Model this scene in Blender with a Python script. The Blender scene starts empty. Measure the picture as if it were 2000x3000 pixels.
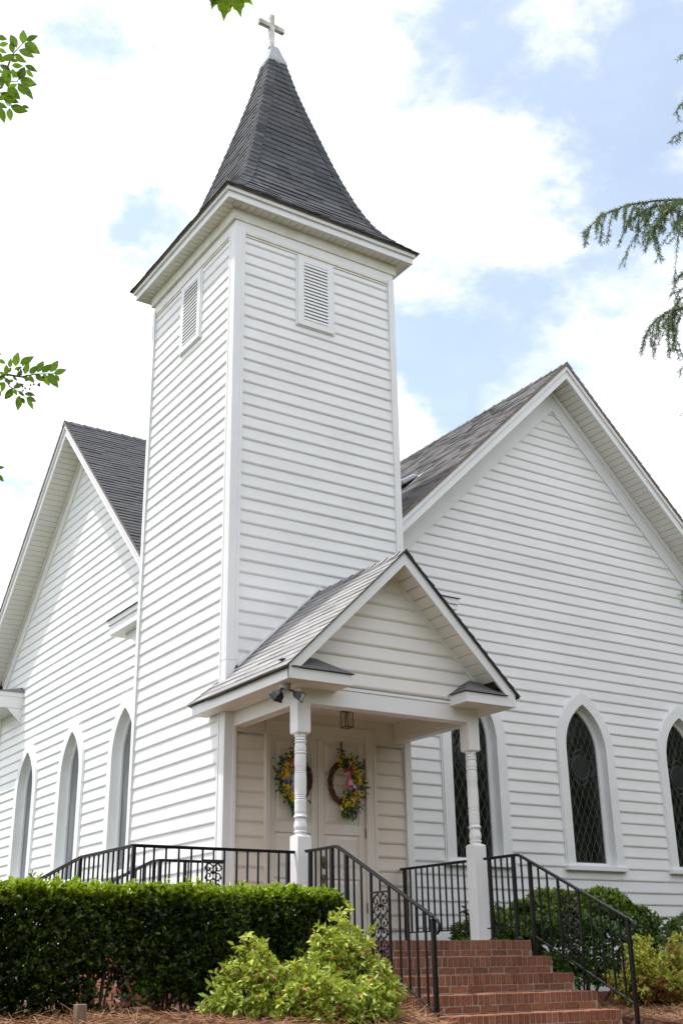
import bpy, math, random
import numpy as np
from mathutils import Vector, Matrix
random.seed(7)
rng = np.random.default_rng(7)
sc = bpy.context.scene
col = sc.collection

# ---------------------------------------------------------------- camera, world, sun, exposure
S = 0.82            # metres per working unit (one siding course = 0.2 units)
ZO = 12.0           # working height of the ground, moved to z = 0
def W3(p): return Vector((p[0] * S, p[1] * S, (p[2] + ZO) * S))
CAMP = (-7.434, -14.324, -11.248)
CAMR = ((0.83815841, -0.18860133, -0.51178122), (-0.54521085, -0.31611505, -0.77641252), (-0.01534931, 0.92978536, -0.36778199))
FPX = 3355.4
cd = bpy.data.cameras.new('camera'); cam = bpy.data.objects.new('camera', cd); col.objects.link(cam)
cd.sensor_fit = 'VERTICAL'; cd.sensor_height = 36.0; cd.sensor_width = 24.0
cd.lens = FPX / 3000.0 * 36.0
cd.clip_start = 0.05; cd.clip_end = 2000
m4 = Matrix(CAMR).to_4x4(); m4.translation = W3(CAMP)
cam.matrix_world = m4
sc.camera = cam
def at(px, py, depth):
    """point of the place seen at a photo pixel, at a depth along the view axis (working units)"""
    d = Matrix(CAMR) @ Vector(((px - 1000) / FPX, -(py - 1500) / FPX, -1.0))
    return tuple(CAMP[i] + d[i] * depth for i in range(3))

TOSUN = Vector((-1.0, 0.9, 3.3)).normalized()
SUN_EL = math.asin(TOSUN.z); SUN_ROT = math.atan2(TOSUN.x, TOSUN.y)
world = bpy.data.worlds.new('World'); sc.world = world; world.use_nodes = True
nt = world.node_tree; nt.nodes.clear()
def N(tree, t, **kw):
    n = tree.nodes.new(t)
    for k, v in kw.items(): setattr(n, k, v)
    return n
sky = N(nt, 'ShaderNodeTexSky', sky_type='NISHITA', sun_disc=False)
sky.sun_elevation = SUN_EL; sky.sun_rotation = SUN_ROT % (2 * math.pi); sky.altitude = 100; sky.air_density = 1.0; sky.dust_density = 0.8
tc = N(nt, 'ShaderNodeTexCoord')
def vmath(op, a, b=None):
    n = N(nt, 'ShaderNodeVectorMath', operation=op); nt.links.new(a, n.inputs[0])
    if b is not None:
        if isinstance(b, tuple): n.inputs[1].default_value = b
        else: nt.links.new(b, n.inputs[1])
    return n
def fmath(op, a, b=0.0, clamp=False):
    n = N(nt, 'ShaderNodeMath', operation=op); n.use_clamp = clamp
    for i, v in enumerate((a, b)):
        if isinstance(v, (int, float)): n.inputs[i].default_value = v
        else: nt.links.new(v, n.inputs[i])
    return n.outputs[0]
gen = tc.outputs['Generated']
def noise(scale, detail, rough, offs=(0, 0, 0), dist=0.0):
    mp = N(nt, 'ShaderNodeMapping'); mp.inputs['Location'].default_value = offs; mp.inputs['Scale'].default_value = (1.0, 1.0, 1.7)
    nt.links.new(gen, mp.inputs[0])
    n = N(nt, 'ShaderNodeTexNoise'); n.inputs['Scale'].default_value = scale; n.inputs['Detail'].default_value = detail
    n.inputs['Roughness'].default_value = rough; n.inputs['Distortion'].default_value = dist
    nt.links.new(mp.outputs[0], n.inputs['Vector']); return n
n1 = noise(6.0, 9, 0.62, (3, 1, 0), 0.25); n2 = noise(2.0, 4, 0.5, (0, 7, 2)); n3 = noise(3.2, 3, 0.5, (5, 2, 9)); n4 = noise(18.0, 6, 0.6, (1, 1, 4))
# wobble the direction so that cloud edges are ragged
wob = vmath('SUBTRACT', n3.outputs['Color'], (0.5, 0.5, 0.5)); wob = vmath('SCALE', wob.outputs[0]); wob.inputs['Scale'].default_value = 0.16
wob2 = vmath('SUBTRACT', n4.outputs['Color'], (0.5, 0.5, 0.5)); wob2 = vmath('SCALE', wob2.outputs[0]); wob2.inputs['Scale'].default_value = 0.06
dirw = vmath('ADD', vmath('ADD', gen, wob.outputs[0]).outputs[0], wob2.outputs[0])
dirn = vmath('NORMALIZE', dirw.outputs[0]).outputs[0]
gaps = [((0.572, 0.508, 0.644), .13, .48), ((0.640, 0.460, 0.615), .12, .45), ((0.590, 0.647, 0.482), .10, .52), ((0.535, 0.685, 0.495), .09, .58),
        ((0.317, 0.748, 0.583), .07, .60), ((0.43, 0.556, 0.711), .11, .45), ((0.60, 0.60, 0.53), .30, .22), ((0.50, 0.52, 0.69), .25, .16),
        ((0.517, 0.615, 0.595), .12, -.75), ((0.565, 0.700, 0.437), .045, -.6), ((0.215, 0.80, 0.56), .13, -.08), ((0.70, 0.62, 0.355), .13, -.5), ((0.20, 0.68, 0.71), .14, .22), ((0.30, 0.60, 0.74), .08, .2), ((0.24, 0.90, 0.36), .10, .15),
        ((-0.45, -0.5, 0.74), .35, .6), ((0.8, -0.3, 0.52), .3, .6), ((-0.7, 0.6, 0.4), .3, .5), ((0.1, -0.9, 0.42), .25, .5)]
acc = None
for d, r, w in gaps:
    dd = Vector(d).normalized()
    dot = N(nt, 'ShaderNodeVectorMath', operation='DISTANCE'); nt.links.new(dirn, dot.inputs[0]); dot.inputs[1].default_value = tuple(dd)
    mr = N(nt, 'ShaderNodeMapRange', interpolation_type='SMOOTHSTEP')
    nt.links.new(dot.outputs['Value'], mr.inputs['Value'])
    mr.inputs['From Min'].default_value = 0.0; mr.inputs['From Max'].default_value = r * 1.25
    mr.inputs['To Min'].default_value = w; mr.inputs['To Max'].default_value = 0.0
    acc = mr.outputs[0] if acc is None else fmath('ADD', acc, mr.outputs[0])
base = fmath('ADD', fmath('MULTIPLY', fmath('SUBTRACT', n1.outputs['Fac'], 0.5), 2.7), fmath('MULTIPLY', fmath('SUBTRACT', n4.outputs['Fac'], 0.5), 0.9))
blue = fmath('ADD', fmath('ADD', acc, base), 0.24)
mrb = N(nt, 'ShaderNodeMapRange', interpolation_type='SMOOTHSTEP'); nt.links.new(blue, mrb.inputs['Value'])
mrb.inputs['From Min'].default_value = 0.0; mrb.inputs['From Max'].default_value = 1.05; mrb.inputs['To Min'].default_value = 0.02; mrb.inputs['To Max'].default_value = 0.76
cr = N(nt, 'ShaderNodeMapRange'); nt.links.new(fmath('ADD', fmath('MULTIPLY', n2.outputs['Fac'], 0.55), fmath('MULTIPLY', n1.outputs['Fac'], 0.45)), cr.inputs['Value'])
cr.inputs['From Min'].default_value = 0.3; cr.inputs['From Max'].default_value = 0.7; cr.inputs['To Min'].default_value = 0.66; cr.inputs['To Max'].default_value = 1.12
CLOUD = 8.4
cl = N(nt, 'ShaderNodeVectorMath', operation='SCALE'); cl.inputs[0].default_value = (CLOUD * 1.0, CLOUD * 0.985, CLOUD * 1.035); nt.links.new(cr.outputs[0], cl.inputs['Scale'])
skb = vmath('MULTIPLY', sky.outputs[0], (0.86, 0.985, 0.93))
mixs = N(nt, 'ShaderNodeMix', data_type='RGBA'); nt.links.new(mrb.outputs[0], mixs.inputs['Factor'])
nt.links.new(cl.outputs[0], mixs.inputs[6]); nt.links.new(skb.outputs[0], mixs.inputs[7])
bg = N(nt, 'ShaderNodeBackground'); bg.inputs['Strength'].default_value = 0.10
nt.links.new(mixs.outputs[2], bg.inputs['Color'])
wo = N(nt, 'ShaderNodeOutputWorld'); nt.links.new(bg.outputs[0], wo.inputs['Surface'])

sl = bpy.data.lights.new('sun', 'SUN'); sl.energy = 2.1; sl.angle = math.radians(1.0); sl.color = (1.0, 0.965, 0.91)
so = bpy.data.objects.new('sun', sl); col.objects.link(so); so.rotation_euler = (-TOSUN).to_track_quat('-Z', 'Y').to_euler(); so.location = (-10, 5, 30)
sc.view_settings.view_transform = 'Standard'; sc.view_settings.look = 'None'; sc.view_settings.exposure = 1.2; sc.view_settings.gamma = 1.0
sc.view_settings.use_curve_mapping = False
sc.render.engine = 'CYCLES'
sc.cycles.use_denoising = True
sc.cycles.max_bounces = 8; sc.cycles.diffuse_bounces = 5; sc.cycles.transparent_max_bounces = 8

# ---------------------------------------------------------------- materials
def mat(name, c1, c2=None, scale=8.0, rough=0.5, bump=0.0, bscale=60.0, spec=0.5, objrand=0.0, tone=False, trans=0.0, metal=0.0, detail=5, stretch=(1, 1, 1), coat=0.0):
    m = bpy.data.materials.new(name); m.use_nodes = True
    t = m.node_tree; t.nodes.clear()
    out = t.nodes.new('ShaderNodeOutputMaterial'); b = t.nodes.new('ShaderNodeBsdfPrincipled')
    b.inputs['Roughness'].default_value = rough; b.inputs['Specular IOR Level'].default_value = spec; b.inputs['Metallic'].default_value = metal
    b.inputs['Coat Weight'].default_value = coat
    tcn = t.nodes.new('ShaderNodeTexCoord'); mp = t.nodes.new('ShaderNodeMapping'); mp.inputs['Scale'].default_value = stretch
    t.links.new(tcn.outputs['Object'], mp.inputs[0])
    c2 = c2 or c1
    mix = t.nodes.new('ShaderNodeMix'); mix.data_type = 'RGBA'; mix.inputs[6].default_value = (*c1, 1); mix.inputs[7].default_value = (*c2, 1)
    if tone:
        a = t.nodes.new('ShaderNodeAttribute'); a.attribute_name = 'tone'; t.links.new(a.outputs['Fac'], mix.inputs['Factor'])
    else:
        n = t.nodes.new('ShaderNodeTexNoise'); n.inputs['Scale'].default_value = scale; n.inputs['Detail'].default_value = detail
        t.links.new(mp.outputs[0], n.inputs['Vector'])
        r = t.nodes.new('ShaderNodeMapRange'); r.inputs['From Min'].default_value = 0.35; r.inputs['From Max'].default_value = 0.68
        t.links.new(n.outputs['Fac'], r.inputs['Value']); t.links.new(r.outputs[0], mix.inputs['Factor'])
    colr = mix.outputs[2]
    if objrand:
        oi = t.nodes.new('ShaderNodeObjectInfo'); mr = t.nodes.new('ShaderNodeMapRange')
        mr.inputs['To Min'].default_value = 1 - objrand; mr.inputs['To Max'].default_value = 1 + objrand
        t.links.new(oi.outputs['Random'], mr.inputs['Value'])
        vm = t.nodes.new('ShaderNodeVectorMath'); vm.operation = 'SCALE'; t.links.new(colr, vm.inputs[0]); t.links.new(mr.outputs[0], vm.inputs['Scale']); colr = vm.outputs[0]
    t.links.new(colr, b.inputs['Base Color'])
    if bump:
        bn = t.nodes.new('ShaderNodeTexNoise'); bn.inputs['Scale'].default_value = bscale; bn.inputs['Detail'].default_value = 4; t.links.new(mp.outputs[0], bn.inputs['Vector'])
        bu = t.nodes.new('ShaderNodeBump'); bu.inputs['Strength'].default_value = bump; bu.inputs['Distance'].default_value = 0.01
        t.links.new(bn.outputs['Fac'], bu.inputs['Height']); t.links.new(bu.outputs[0], b.inputs['Normal'])
    if trans:
        tr = t.nodes.new('ShaderNodeBsdfTranslucent'); t.links.new(colr, tr.inputs['Color'])
        ms = t.nodes.new('ShaderNodeMixShader'); ms.inputs[0].default_value = trans
        t.links.new(b.outputs[0], ms.inputs[1]); t.links.new(tr.outputs[0], ms.inputs[2]); t.links.new(ms.outputs[0], out.inputs[0])
    else: t.links.new(b.outputs[0], out.inputs[0])
    return m
M = {
 'siding': mat('white_vinyl_siding', (.84, .845, .84), (.78, .785, .775), 1.1, .42, .10, 5, .35, stretch=(1, 1, 2.5)),
 'porch_shade': mat('shade_tinted_siding', (.70, .645, .56), (.66, .60, .52), 1.1, .45, .08, 5, .3, stretch=(1, 1, 2.5)),  # same siding with the porch's shade and warm bounce put into its colour
 'porchside': mat('cream_gable_siding', (.83, .81, .77), (.79, .765, .72), 1.1, .45, .08, 5, .3, stretch=(1, 1, 2.5)),  # creamier tone than the white siding
 'trim': mat('white_trim_paint', (.82, .83, .83), (.77, .78, .775), 2.2, .45, .05, 30, .35),
 'soffit': mat('soffit_vinyl', (.80, .78, .73), (.75, .73, .68), 2.0, .5, 0, 30, .3),
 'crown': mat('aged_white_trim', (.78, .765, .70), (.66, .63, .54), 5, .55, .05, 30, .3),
 'shingle': mat('charcoal_shingle', (.068, .073, .082), (.105, .110, .120), 90, .92, .5, 160, .2, objrand=.28, detail=3),
 'shingle_mass': mat('charcoal_shingle_mass', (.062, .066, .073), (.115, .118, .126), tone=True, rough=.92, bump=.5, bscale=160, spec=.2),
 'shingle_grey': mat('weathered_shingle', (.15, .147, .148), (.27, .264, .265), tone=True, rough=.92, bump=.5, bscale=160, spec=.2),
 'shingle_porch': mat('weathered_porch_shingle', (.27, .264, .264), (.36, .352, .350), 90, .92, .5, 160, .1, objrand=.13, detail=3),
 'underlay': mat('roof_deck_edge', (.03, .03, .03), (.07, .06, .05), 10, .8),
 'edge': mat('brown_roof_edge', (.15, .11, .08), (.24, .19, .14), 10, .7),
 'lead': mat('galvanised_cap', (.30, .315, .335), (.38, .395, .41), 6, .5, .05, 20, .4, metal=.1),
 'cross': mat('lichened_white_paint', (.78, .78, .76), (.30, .29, .22), 9, .7, .3, 40, .3, detail=8),
 'glassdark': mat('leaded_glass', (.010, .012, .010), (.016, .02, .014), 3, .07, .25, 7, .5, objrand=.5),
 'glassgrey': mat('sky_tinted_glass', (.09, .105, .12), (.17, .19, .20), 3, .10, .3, 3, .8, stretch=(1, 1, .25)),  # pale blue-grey of the mirrored sky is put into the base colour
 'came': mat('lead_came', (.055, .06, .055), (.08, .085, .08), 10, .6),
 'iron': mat('black_iron', (.006, .006, .007), (.010, .010, .010), 20, .42, .1, 80, .35),
 'brick': mat('red_brick', (.205, .078, .042), (.30, .13, .078), 26, .85, .5, 90, .2, objrand=.24),
 'brick_mass': mat('red_brick_mass', (.20, .07, .045), (.34, .13, .085), tone=True, rough=.9, bump=.4, bscale=90, spec=.2),
 'mortar': mat('mortar', (.43, .36, .30), (.32, .27, .23), 20, .95, .4, 120, .1),
 'door': mat('white_door_paint', (.70, .655, .59), (.66, .61, .55), 2, .35, .0, 30, .4),
 'dark': mat('dark_interior', (.006, .006, .006), None, 5, .9),
 'bronze': mat('aged_bronze', (.10, .06, .03), (.16, .11, .05), 20, .45, .2, 60, .5, metal=.7),
 'clear': None,
 'greyplate': mat('grey_mount', (.34, .33, .31), (.40, .39, .36), 8, .5),
 'blackplastic': mat('black_lamp_housing', (.015, .016, .018), None, 8, .35),
 'bulb': mat('lamp_lens', (.45, .47, .46), (.35, .37, .37), 8, .15),
 'holly': mat('hedge_leaf', (.010, .034, .008), (.36, .50, .022), tone=True, rough=.30, spec=.5, trans=.34),
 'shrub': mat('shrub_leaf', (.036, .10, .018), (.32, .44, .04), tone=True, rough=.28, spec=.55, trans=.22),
 'nandina': mat('nandina_leaf', (.13, .25, .025), (.66, .70, .10), tone=True, rough=.42, spec=.4, trans=.32),
 'nandina_red': mat('nandina_red_leaf', (.30, .07, .03), (.42, .20, .08), tone=True, rough=.45, spec=.4, trans=.25),
 'laurel': mat('laurel_leaf', (.05, .11, .03), (.22, .30, .08), tone=True, rough=.35, spec=.4, trans=.25),
 'crape': mat('tree_leaf', (.085, .18, .014), (.20, .31, .02), 6, .45, .1, 40, .4, objrand=.35, trans=.42),
 'crape_mass': mat('tree_leaf_mass', (.06, .13, .015), (.16, .26, .02), tone=True, rough=.45, trans=.42),
 'maple': mat('maple_leaf', (.13, .27, .015), (.32, .42, .02), 8, .45, .1, 40, .4, objrand=.3, trans=.5),
 'cedar': mat('cedar_needle', (.10, .165, .06), (.27, .36, .14), tone=True, rough=.5, spec=.3, trans=.15),
 'bark': mat('bark', (.11, .085, .06), (.20, .16, .12), 14, .9, .6, 30, .2, stretch=(1, 1, .3)),
 'twig': mat('twig', (.10, .09, .05), (.16, .12, .08), 14, .8),
 'berry': mat('dark_berry', (.05, .02, .02), (.09, .03, .03), 14, .5),
 'straw': mat('pine_straw', (.22, .095, .045), (.46, .27, .15), tone=True, rough=.75, spec=.2),
 'soil': mat('mulch_soil', (.055, .028, .018), (.12, .062, .036), 9, .95, .8, 30, .1),
 'lawn': mat('lawn', (.050, .060, .026), (.075, .085, .042), 3, .95, .6, 60, .1),
 'wood': mat('weathered_wood', (.20, .13, .09), (.30, .22, .16), 12, .85, .5, 40, .2, stretch=(4, 4, .6)),
 'vine': mat('grapevine', (.07, .035, .02), (.13, .07, .04), 20, .8, .5, 60, .2),
 'yellow': mat('yellow_petal', (.92, .62, .01), (.95, .72, .03), 20, .6, trans=.2),
 'pink': mat('pink_petal', (.85, .10, .18), (.85, .16, .26), 20, .6, trans=.2),
 'blueflower': mat('blue_petal', (.16, .17, .52), (.26, .27, .62), 20, .6, trans=.2),
 'cream': mat('cream_petal', (.72, .62, .44), (.78, .70, .55), 20, .6, trans=.2),
 'ribbon': mat('pink_ribbon', (.60, .05, .14), (.66, .10, .20), 5, .4, trans=.15),
 'ribbon2': mat('pale_ribbon', (.60, .56, .62), (.68, .62, .68), 5, .35, trans=.2),
 'wleaf': mat('wreath_leaf', (.03, .08, .025), (.07, .15, .04), tone=True, rough=.5, trans=.15),
}
g = bpy.data.materials.new('clear_glass'); g.use_nodes = True; b_ = g.node_tree.nodes['Principled BSDF']
b_.inputs['Transmission Weight'].default_value = .95; b_.inputs['Roughness'].default_value = .04; b_.inputs['IOR'].default_value = 1.1; b_.inputs['Base Color'].default_value = (.9, .88, .82, 1)
M['clear'] = g

# ---------------------------------------------------------------- builders
ORG = {}
def tag(o, label=None, cat=None, group=None, kind=None):
    for k, v in (('label', label), ('category', cat), ('group', group), ('kind', kind)):
        if v: o[k] = v
    return o
def empty(name, loc, label, cat, group=None):
    o = bpy.data.objects.new(name, None); col.objects.link(o); o.location = W3(loc); ORG[o.name] = tuple(loc)
    o.empty_display_size = .3
    return tag(o, label, cat, group)
def link(name, me, parent=None, loc=None):
    o = bpy.data.objects.new(name, me); col.objects.link(o)
    if parent is not None:
        o.parent = parent; ORG[o.name] = ORG[parent.name]
    else:
        ORG[o.name] = (0, 0, -ZO)
    if loc is not None: o.location = loc
    return o
def mesh_obj(name, V, F, mt, parent=None, org=None, smooth=False, tone=None, kind=None):
    """V in working units (world); the mesh is stored relative to its thing's base"""
    V = np.asarray(V, dtype=np.float64)
    if parent is not None: o0 = ORG[parent.name]
    else: o0 = org if org is not None else (0, 0, -ZO)
    V = (V - np.array(o0)) * S
    me = bpy.data.meshes.new(name); me.from_pydata(V.tolist(), [], F)
    for x in (mt if isinstance(mt, list) else [mt]): me.materials.append(x)
    if smooth: me.polygons.foreach_set('use_smooth', [True] * len(me.polygons))
    if tone is not None:
        a = me.attributes.new('tone', 'FLOAT', 'POINT'); a.data.foreach_set('value', np.asarray(tone, dtype=np.float32))
    o = bpy.data.objects.new(name, me); col.objects.link(o)
    if parent is not None: o.parent = parent
    else: o.location = W3(o0)
    ORG[o.name] = tuple(o0)
    if kind: o['kind'] = kind
    return o
BOXF = [(0, 3, 2, 1), (4, 5, 6, 7), (0, 1, 5, 4), (1, 2, 6, 5), (2, 3, 7, 6), (3, 0, 4, 7)]
class MB:
    def __init__(s): s.v = []; s.f = []; s.t = []
    def add(s, V, F, t=0.5):
        n = len(s.v); s.v += [tuple(p) for p in V]; s.f += [tuple(i + n for i in q) for q in F]; s.t += [t] * len(V); return s
    def hexa(s, A, B, t=.5): return s.add(list(A) + list(B), BOXF, t)
    def box(s, x0, x1, y0, y1, z0, z1, t=.5):
        return s.hexa([(x0, y0, z0), (x1, y0, z0), (x1, y1, z0), (x0, y1, z0)], [(x0, y0, z1), (x1, y0, z1), (x1, y1, z1), (x0, y1, z1)], t)
    def wbox(s, pl, pos, a0, a1, z0, z1, o0, o1):
        if pl == 'y': return s.box(a0, a1, pos - o1, pos - o0, z0, z1)
        return s.box(pos - o1, pos - o0, a0, a1, z0, z1)
    def wprism(s, pl, pos, poly, o0, o1):
        n = len(poly)
        P = [wp(pl, pos, a, z, o0) for a, z in poly] + [wp(pl, pos, a, z, o1) for a, z in poly]
        return s.add(P, [tuple(range(n)), tuple(range(2 * n - 1, n - 1, -1))] + [(i, (i + 1) % n, n + (i + 1) % n, n + i) for i in range(n)])
    def ring(s, pl, pos, A, B, oa0, oa1, ob0, ob1):
        """closed band between outline A (outer) and B (inner), with depths"""
        n = len(A)
        P = [wp(pl, pos, a, z, oa0) for a, z in A] + [wp(pl, pos, a, z, oa1) for a, z in A] + [wp(pl, pos, a, z, ob1) for a, z in B] + [wp(pl, pos, a, z, ob0) for a, z in B]
        F = []
        for i in range(n):
            j = (i + 1) % n
            for k in range(3): F.append((k * n + i, k * n + j, (k + 1) * n + j, (k + 1) * n + i))
        return s.add(P, F)
    def tube(s, pts, r, n=6, cap=True, t=.5, squash=None):
        pts = [Vector(p) for p in pts]; m = len(pts); rr = r if isinstance(r, (list, tuple)) else [r] * m
        up = None; V = []
        for i, p in enumerate(pts):
            d = (pts[min(i + 1, m - 1)] - pts[max(i - 1, 0)]).normalized()
            if up is None:
                up = Vector((0, 0, 1)) if abs(d.z) < .9 else Vector((1, 0, 0))
            x = d.cross(up).normalized(); up = x.cross(d).normalized()
            for k in range(n):
                a = 2 * math.pi * (k + .5) / n
                V.append(p + x * math.cos(a) * rr[i] + up * math.sin(a) * rr[i])
        F = [(i * n + k, i * n + (k + 1) % n, (i + 1) * n + (k + 1) % n, (i + 1) * n + k) for i in range(m - 1) for k in range(n)]
        if cap: F += [tuple(range(n - 1, -1, -1)), tuple(range((m - 1) * n, m * n))]
        return s.add(V, F, t)
    def lathe(s, c, prof, n=20):
        V = [(c[0] + r * math.cos(2 * math.pi * k / n), c[1] + r * math.sin(2 * math.pi * k / n), z) for r, z in prof for k in range(n)]
        F = [(i * n + k, i * n + (k + 1) % n, (i + 1) * n + (k + 1) % n, (i + 1) * n + k) for i in range(len(prof) - 1) for k in range(n)]
        F += [tuple(range(n - 1, -1, -1)), tuple(range((len(prof) - 1) * n, len(prof) * n))]
        return s.add(V, F)
    def build(s, name, mt, parent=None, **kw):
        tone = kw.pop('tone', None)
        if tone is True: tone = s.t
        return mesh_obj(name, s.v, s.f, mt, parent, tone=tone, **kw)
def wp(pl, pos, a, z, o): return (a, pos - o, z) if pl == 'y' else (pos - o, a, z)
def bevel(o, w=.006):
    m = o.modifiers.new('bevel', 'BEVEL'); m.width = w * S; m.segments = 2; m.limit_method = 'ANGLE'; return o

# ---------------------------------------------------------------- ground
def sstep(a, b, x):
    t = np.clip((x - a) / (b - a), 0, 1); return t * t * (3 - 2 * t)
def gh(x, y):
    x = np.asarray(x, float); y = np.asarray(y, float)
    z = -11.63 - .25 * sstep(-.9, 3.2, x)
    z = z - 1.35 * sstep(0, 1, (-4.9 - y) / 7.0)
    pit = (1 - sstep(3.12, 3.3, x)) * np.where(x < -.02, sstep(-1.15, -.1, x) * (1 - sstep(-4.2, -3.9, y)), 1.0 - sstep(-3.0, -2.6, y))
    return z - pit * .5 + .02 * np.sin(x * 3.1) * np.cos(y * 2.7) + .012 * np.sin(x * 9 + y * 7)
gx = np.concatenate([[-160, -80, -40, -24, -16], np.linspace(-12, 14, 150), [18, 26, 40, 80, 160]])
gy = np.concatenate([[-160, -80, -40, -26], np.linspace(-20, 6, 150), [10, 20, 40, 80, 160]])
X, Y = np.meshgrid(gx, gy); Z = gh(X, Y)
nx, ny = len(gx), len(gy)
V = np.stack([X.ravel(), Y.ravel(), Z.ravel()], 1)
F = [(j * nx + i, j * nx + i + 1, (j + 1) * nx + i + 1, (j + 1) * nx + i) for j in range(ny - 1) for i in range(nx - 1)]
mesh_obj('ground', V, F, M['lawn'], smooth=True, kind='structure')
mx = np.linspace(-9, 11, 240); my = np.linspace(-9.5, 1.0, 140); X, Y = np.meshgrid(mx, my); Z = gh(X, Y) + .006
F = [(j * 240 + i, j * 240 + i + 1, (j + 1) * 240 + i + 1, (j + 1) * 240 + i) for j in range(139) for i in range(239)]
mesh_obj('mulch_bed', np.stack([X.ravel(), Y.ravel(), Z.ravel()], 1), F, M['soil'], smooth=True, kind='structure')

# ---------------------------------------------------------------- the church
CH = empty('church', (1.6, 0, -ZO), 'white clapboard church with square corner tower, two gabled wings, spire and small gabled porch', 'church')
TW, TD = 3.188, 3.245          # tower width and depth
C = 0.2                        # siding course
PROF = [(-.001, -.002), (.001, .009), (.016, .0185), (.0185, .0205), (.0235, .0205), (.025, .0105), (.0295, .0105), (.032, .0175), (C + .008, .000)]
def board(parent, pl, pos, z, segs, name='siding_board', mt='siding', fine=False):
    """one course of siding: segs = [(left(z), right(z))]"""
    mb = MB(); jit = random.uniform(-.0015, .0015)
    for fl, fr in segs:
        # long courses keep a few inner stations so that the course can be a little wavy, as vinyl is
        st = max(1, int(abs(fr(z) - fl(z)) / .8)); ws = [random.uniform(-.0022, .0022) for _ in range(st + 1)]
        V = []
        for dz, o in (PROF[:-1] + [(PROF[-2][0] + (C - PROF[-2][0]) * q, PROF[-2][1] * (1 - q)) for q in (.2, .35, .5, .62, .74, .86, .97)] + PROF[-1:] if fine else PROF):
            a, b = fl(z + min(dz, C)), fr(z + min(dz, C))
            for k in range(st + 1):
                V.append(wp(pl, pos, a + (b - a) * k / st, z + dz + jit, o + ws[k]))
        n = st + 1
        F = [(p * n + k, p * n + k + 1, (p + 1) * n + k + 1, (p + 1) * n + k) for p in range(len(V) // n - 1) for k in range(st)]
        mb.add(V, F).build(name, M[mt], parent); mb = MB()
# tower core and its siding
tw = MB(); tw.box(.03, TW - .03, .03, TD - .03, -11.7, .62).build('tower_wall', M['siding'], CH)
tower = [o for o in CH.children][-1]
k_ = lambda v: (lambda z: v)
XD0, XD1 = .62, 2.52
for i in range(0, 60):
    z = -i * C
    if z > -11.25:
        if z + C <= -8.1:
            if z > -10.9: board(tower, 'y', 0, z, [(k_(.14), k_(XD0)), (k_(XD1), k_(TW - .13))], mt='porch_shade')
        elif z > -7.5: board(tower, 'y', 0, z, [(k_(.14), k_(TW - .12))])
    board(tower, 'x', 0, z, [(k_(.14), k_(TD - .11))])
def corner_board(pl, pos, a0, a1, z0, z1, o=.04):
    mb = MB().wbox(pl, pos, a0, a1, z0, z1, -.02, o)
    # raised outer beads as on vinyl corner posts
    w = a1 - a0
    mb.wbox(pl, pos, a0 + w * .72 if a0 < .5 else a0, a1 if a0 < .5 else a0 + w * .22, z0, z1, o - .012, o + .010)
    return bevel(mb.build('corner_board', M['trim'], CH), .004)
for z0, z1 in ((-11.0, -7.152), (-7.148, .25)):
    corner_board('y', 0, -.036, .155, z0, z1); corner_board('x', 0, 0.0, .155, z0, z1)
corner_board('x', 0, .001, .155, -11.9, -11.003)
corner_board('y', 0, TW - .125, TW + .005, -11.0, .25)
for z0, z1 in ((-11.9, -4.402), (-4.398, .25)): corner_board('x', 0, TD - .12, TD + .01, z0, z1)
# frieze, crown, soffit and fascia of the tower
MB().box(-.012, TW + .01, -.012, TD + .01, .2, .59).build('frieze_board', M['trim'], CH)
for s_ in (0, 1):
    mb = MB()
    if s_ == 0:
        mb.box(.156, TW - .126, -.034, -.012, .165, .215); mb.box(.156, TW - .126, -.026, -.012, .12, .15)
    else:
        mb.box(-.034, -.012, .156, TD - .121, .165, .215); mb.box(-.026, -.012, .156, TD - .121, .12, .15)
    mb.build('frieze_trim', M['crown'], CH)
hx, hy = TW / 2, TD / 2
def sqring(h0, h1, z0, z1, z0b=None, z1b=None):
    """square ring round the tower axis, outer half size h1, inner h0"""
    z0b = z0 if z0b is None else z0b; z1b = z1 if z1b is None else z1b
    mb = MB(); c = [(-1, -1), (1, -1), (1, 1), (-1, 1)]
    P = [(hx + h1 * x, hy + h1 * y, z0) for x, y in c] + [(hx + h1 * x, hy + h1 * y, z1) for x, y in c] + \
        [(hx + h0 * x, hy + h0 * y, z1b) for x, y in c] + [(hx + h0 * x, hy + h0 * y, z0b) for x, y in c]
    F = [(k * 4 + i, k * 4 + (i + 1) % 4, ((k + 1) % 4) * 4 + (i + 1) % 4, ((k + 1) % 4) * 4 + i) for k in range(4) for i in range(4)]
    return mb.add(P, F)
sqring(1.58, 1.66, .40, .62).build('crown_moulding', M['crown'], CH)
sqring(1.58, 1.85, .622, .70).build('soffit_board', M['crown'], CH)
sqring(1.86, 1.885, .60, .72).build('fascia', M['trim'], CH)
sqring(1.84, 1.925, .722, .79).build('fascia', M['trim'], CH)
sqring(1.70, 1.96, .792, .80, .792, .95).build('drip_edge', M['edge'], CH)
# soffit panels, mitred at the corners
q = .135
for side in range(2):
    a = -1.858
    while a < 1.85:
        b = min(a + q - .012, 1.858)
        def inner(u): return 1.655
        def pt(u, h): return (hx + u, hy - h) if side == 0 else (hx - h, hy + u)
        ia = max(1.655, min(1.858, abs(a))); ib = max(1.655, min(1.858, abs(b)))
        P = [pt(a, 1.858), pt(b, 1.858), pt(b, ib), pt(a, ia)]
        MB().hexa([(x, y, .606) for x, y in P], [(x, y, .62) for x, y in P]).build('soffit_panel', M['soffit'], CH)
        a += q
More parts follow.
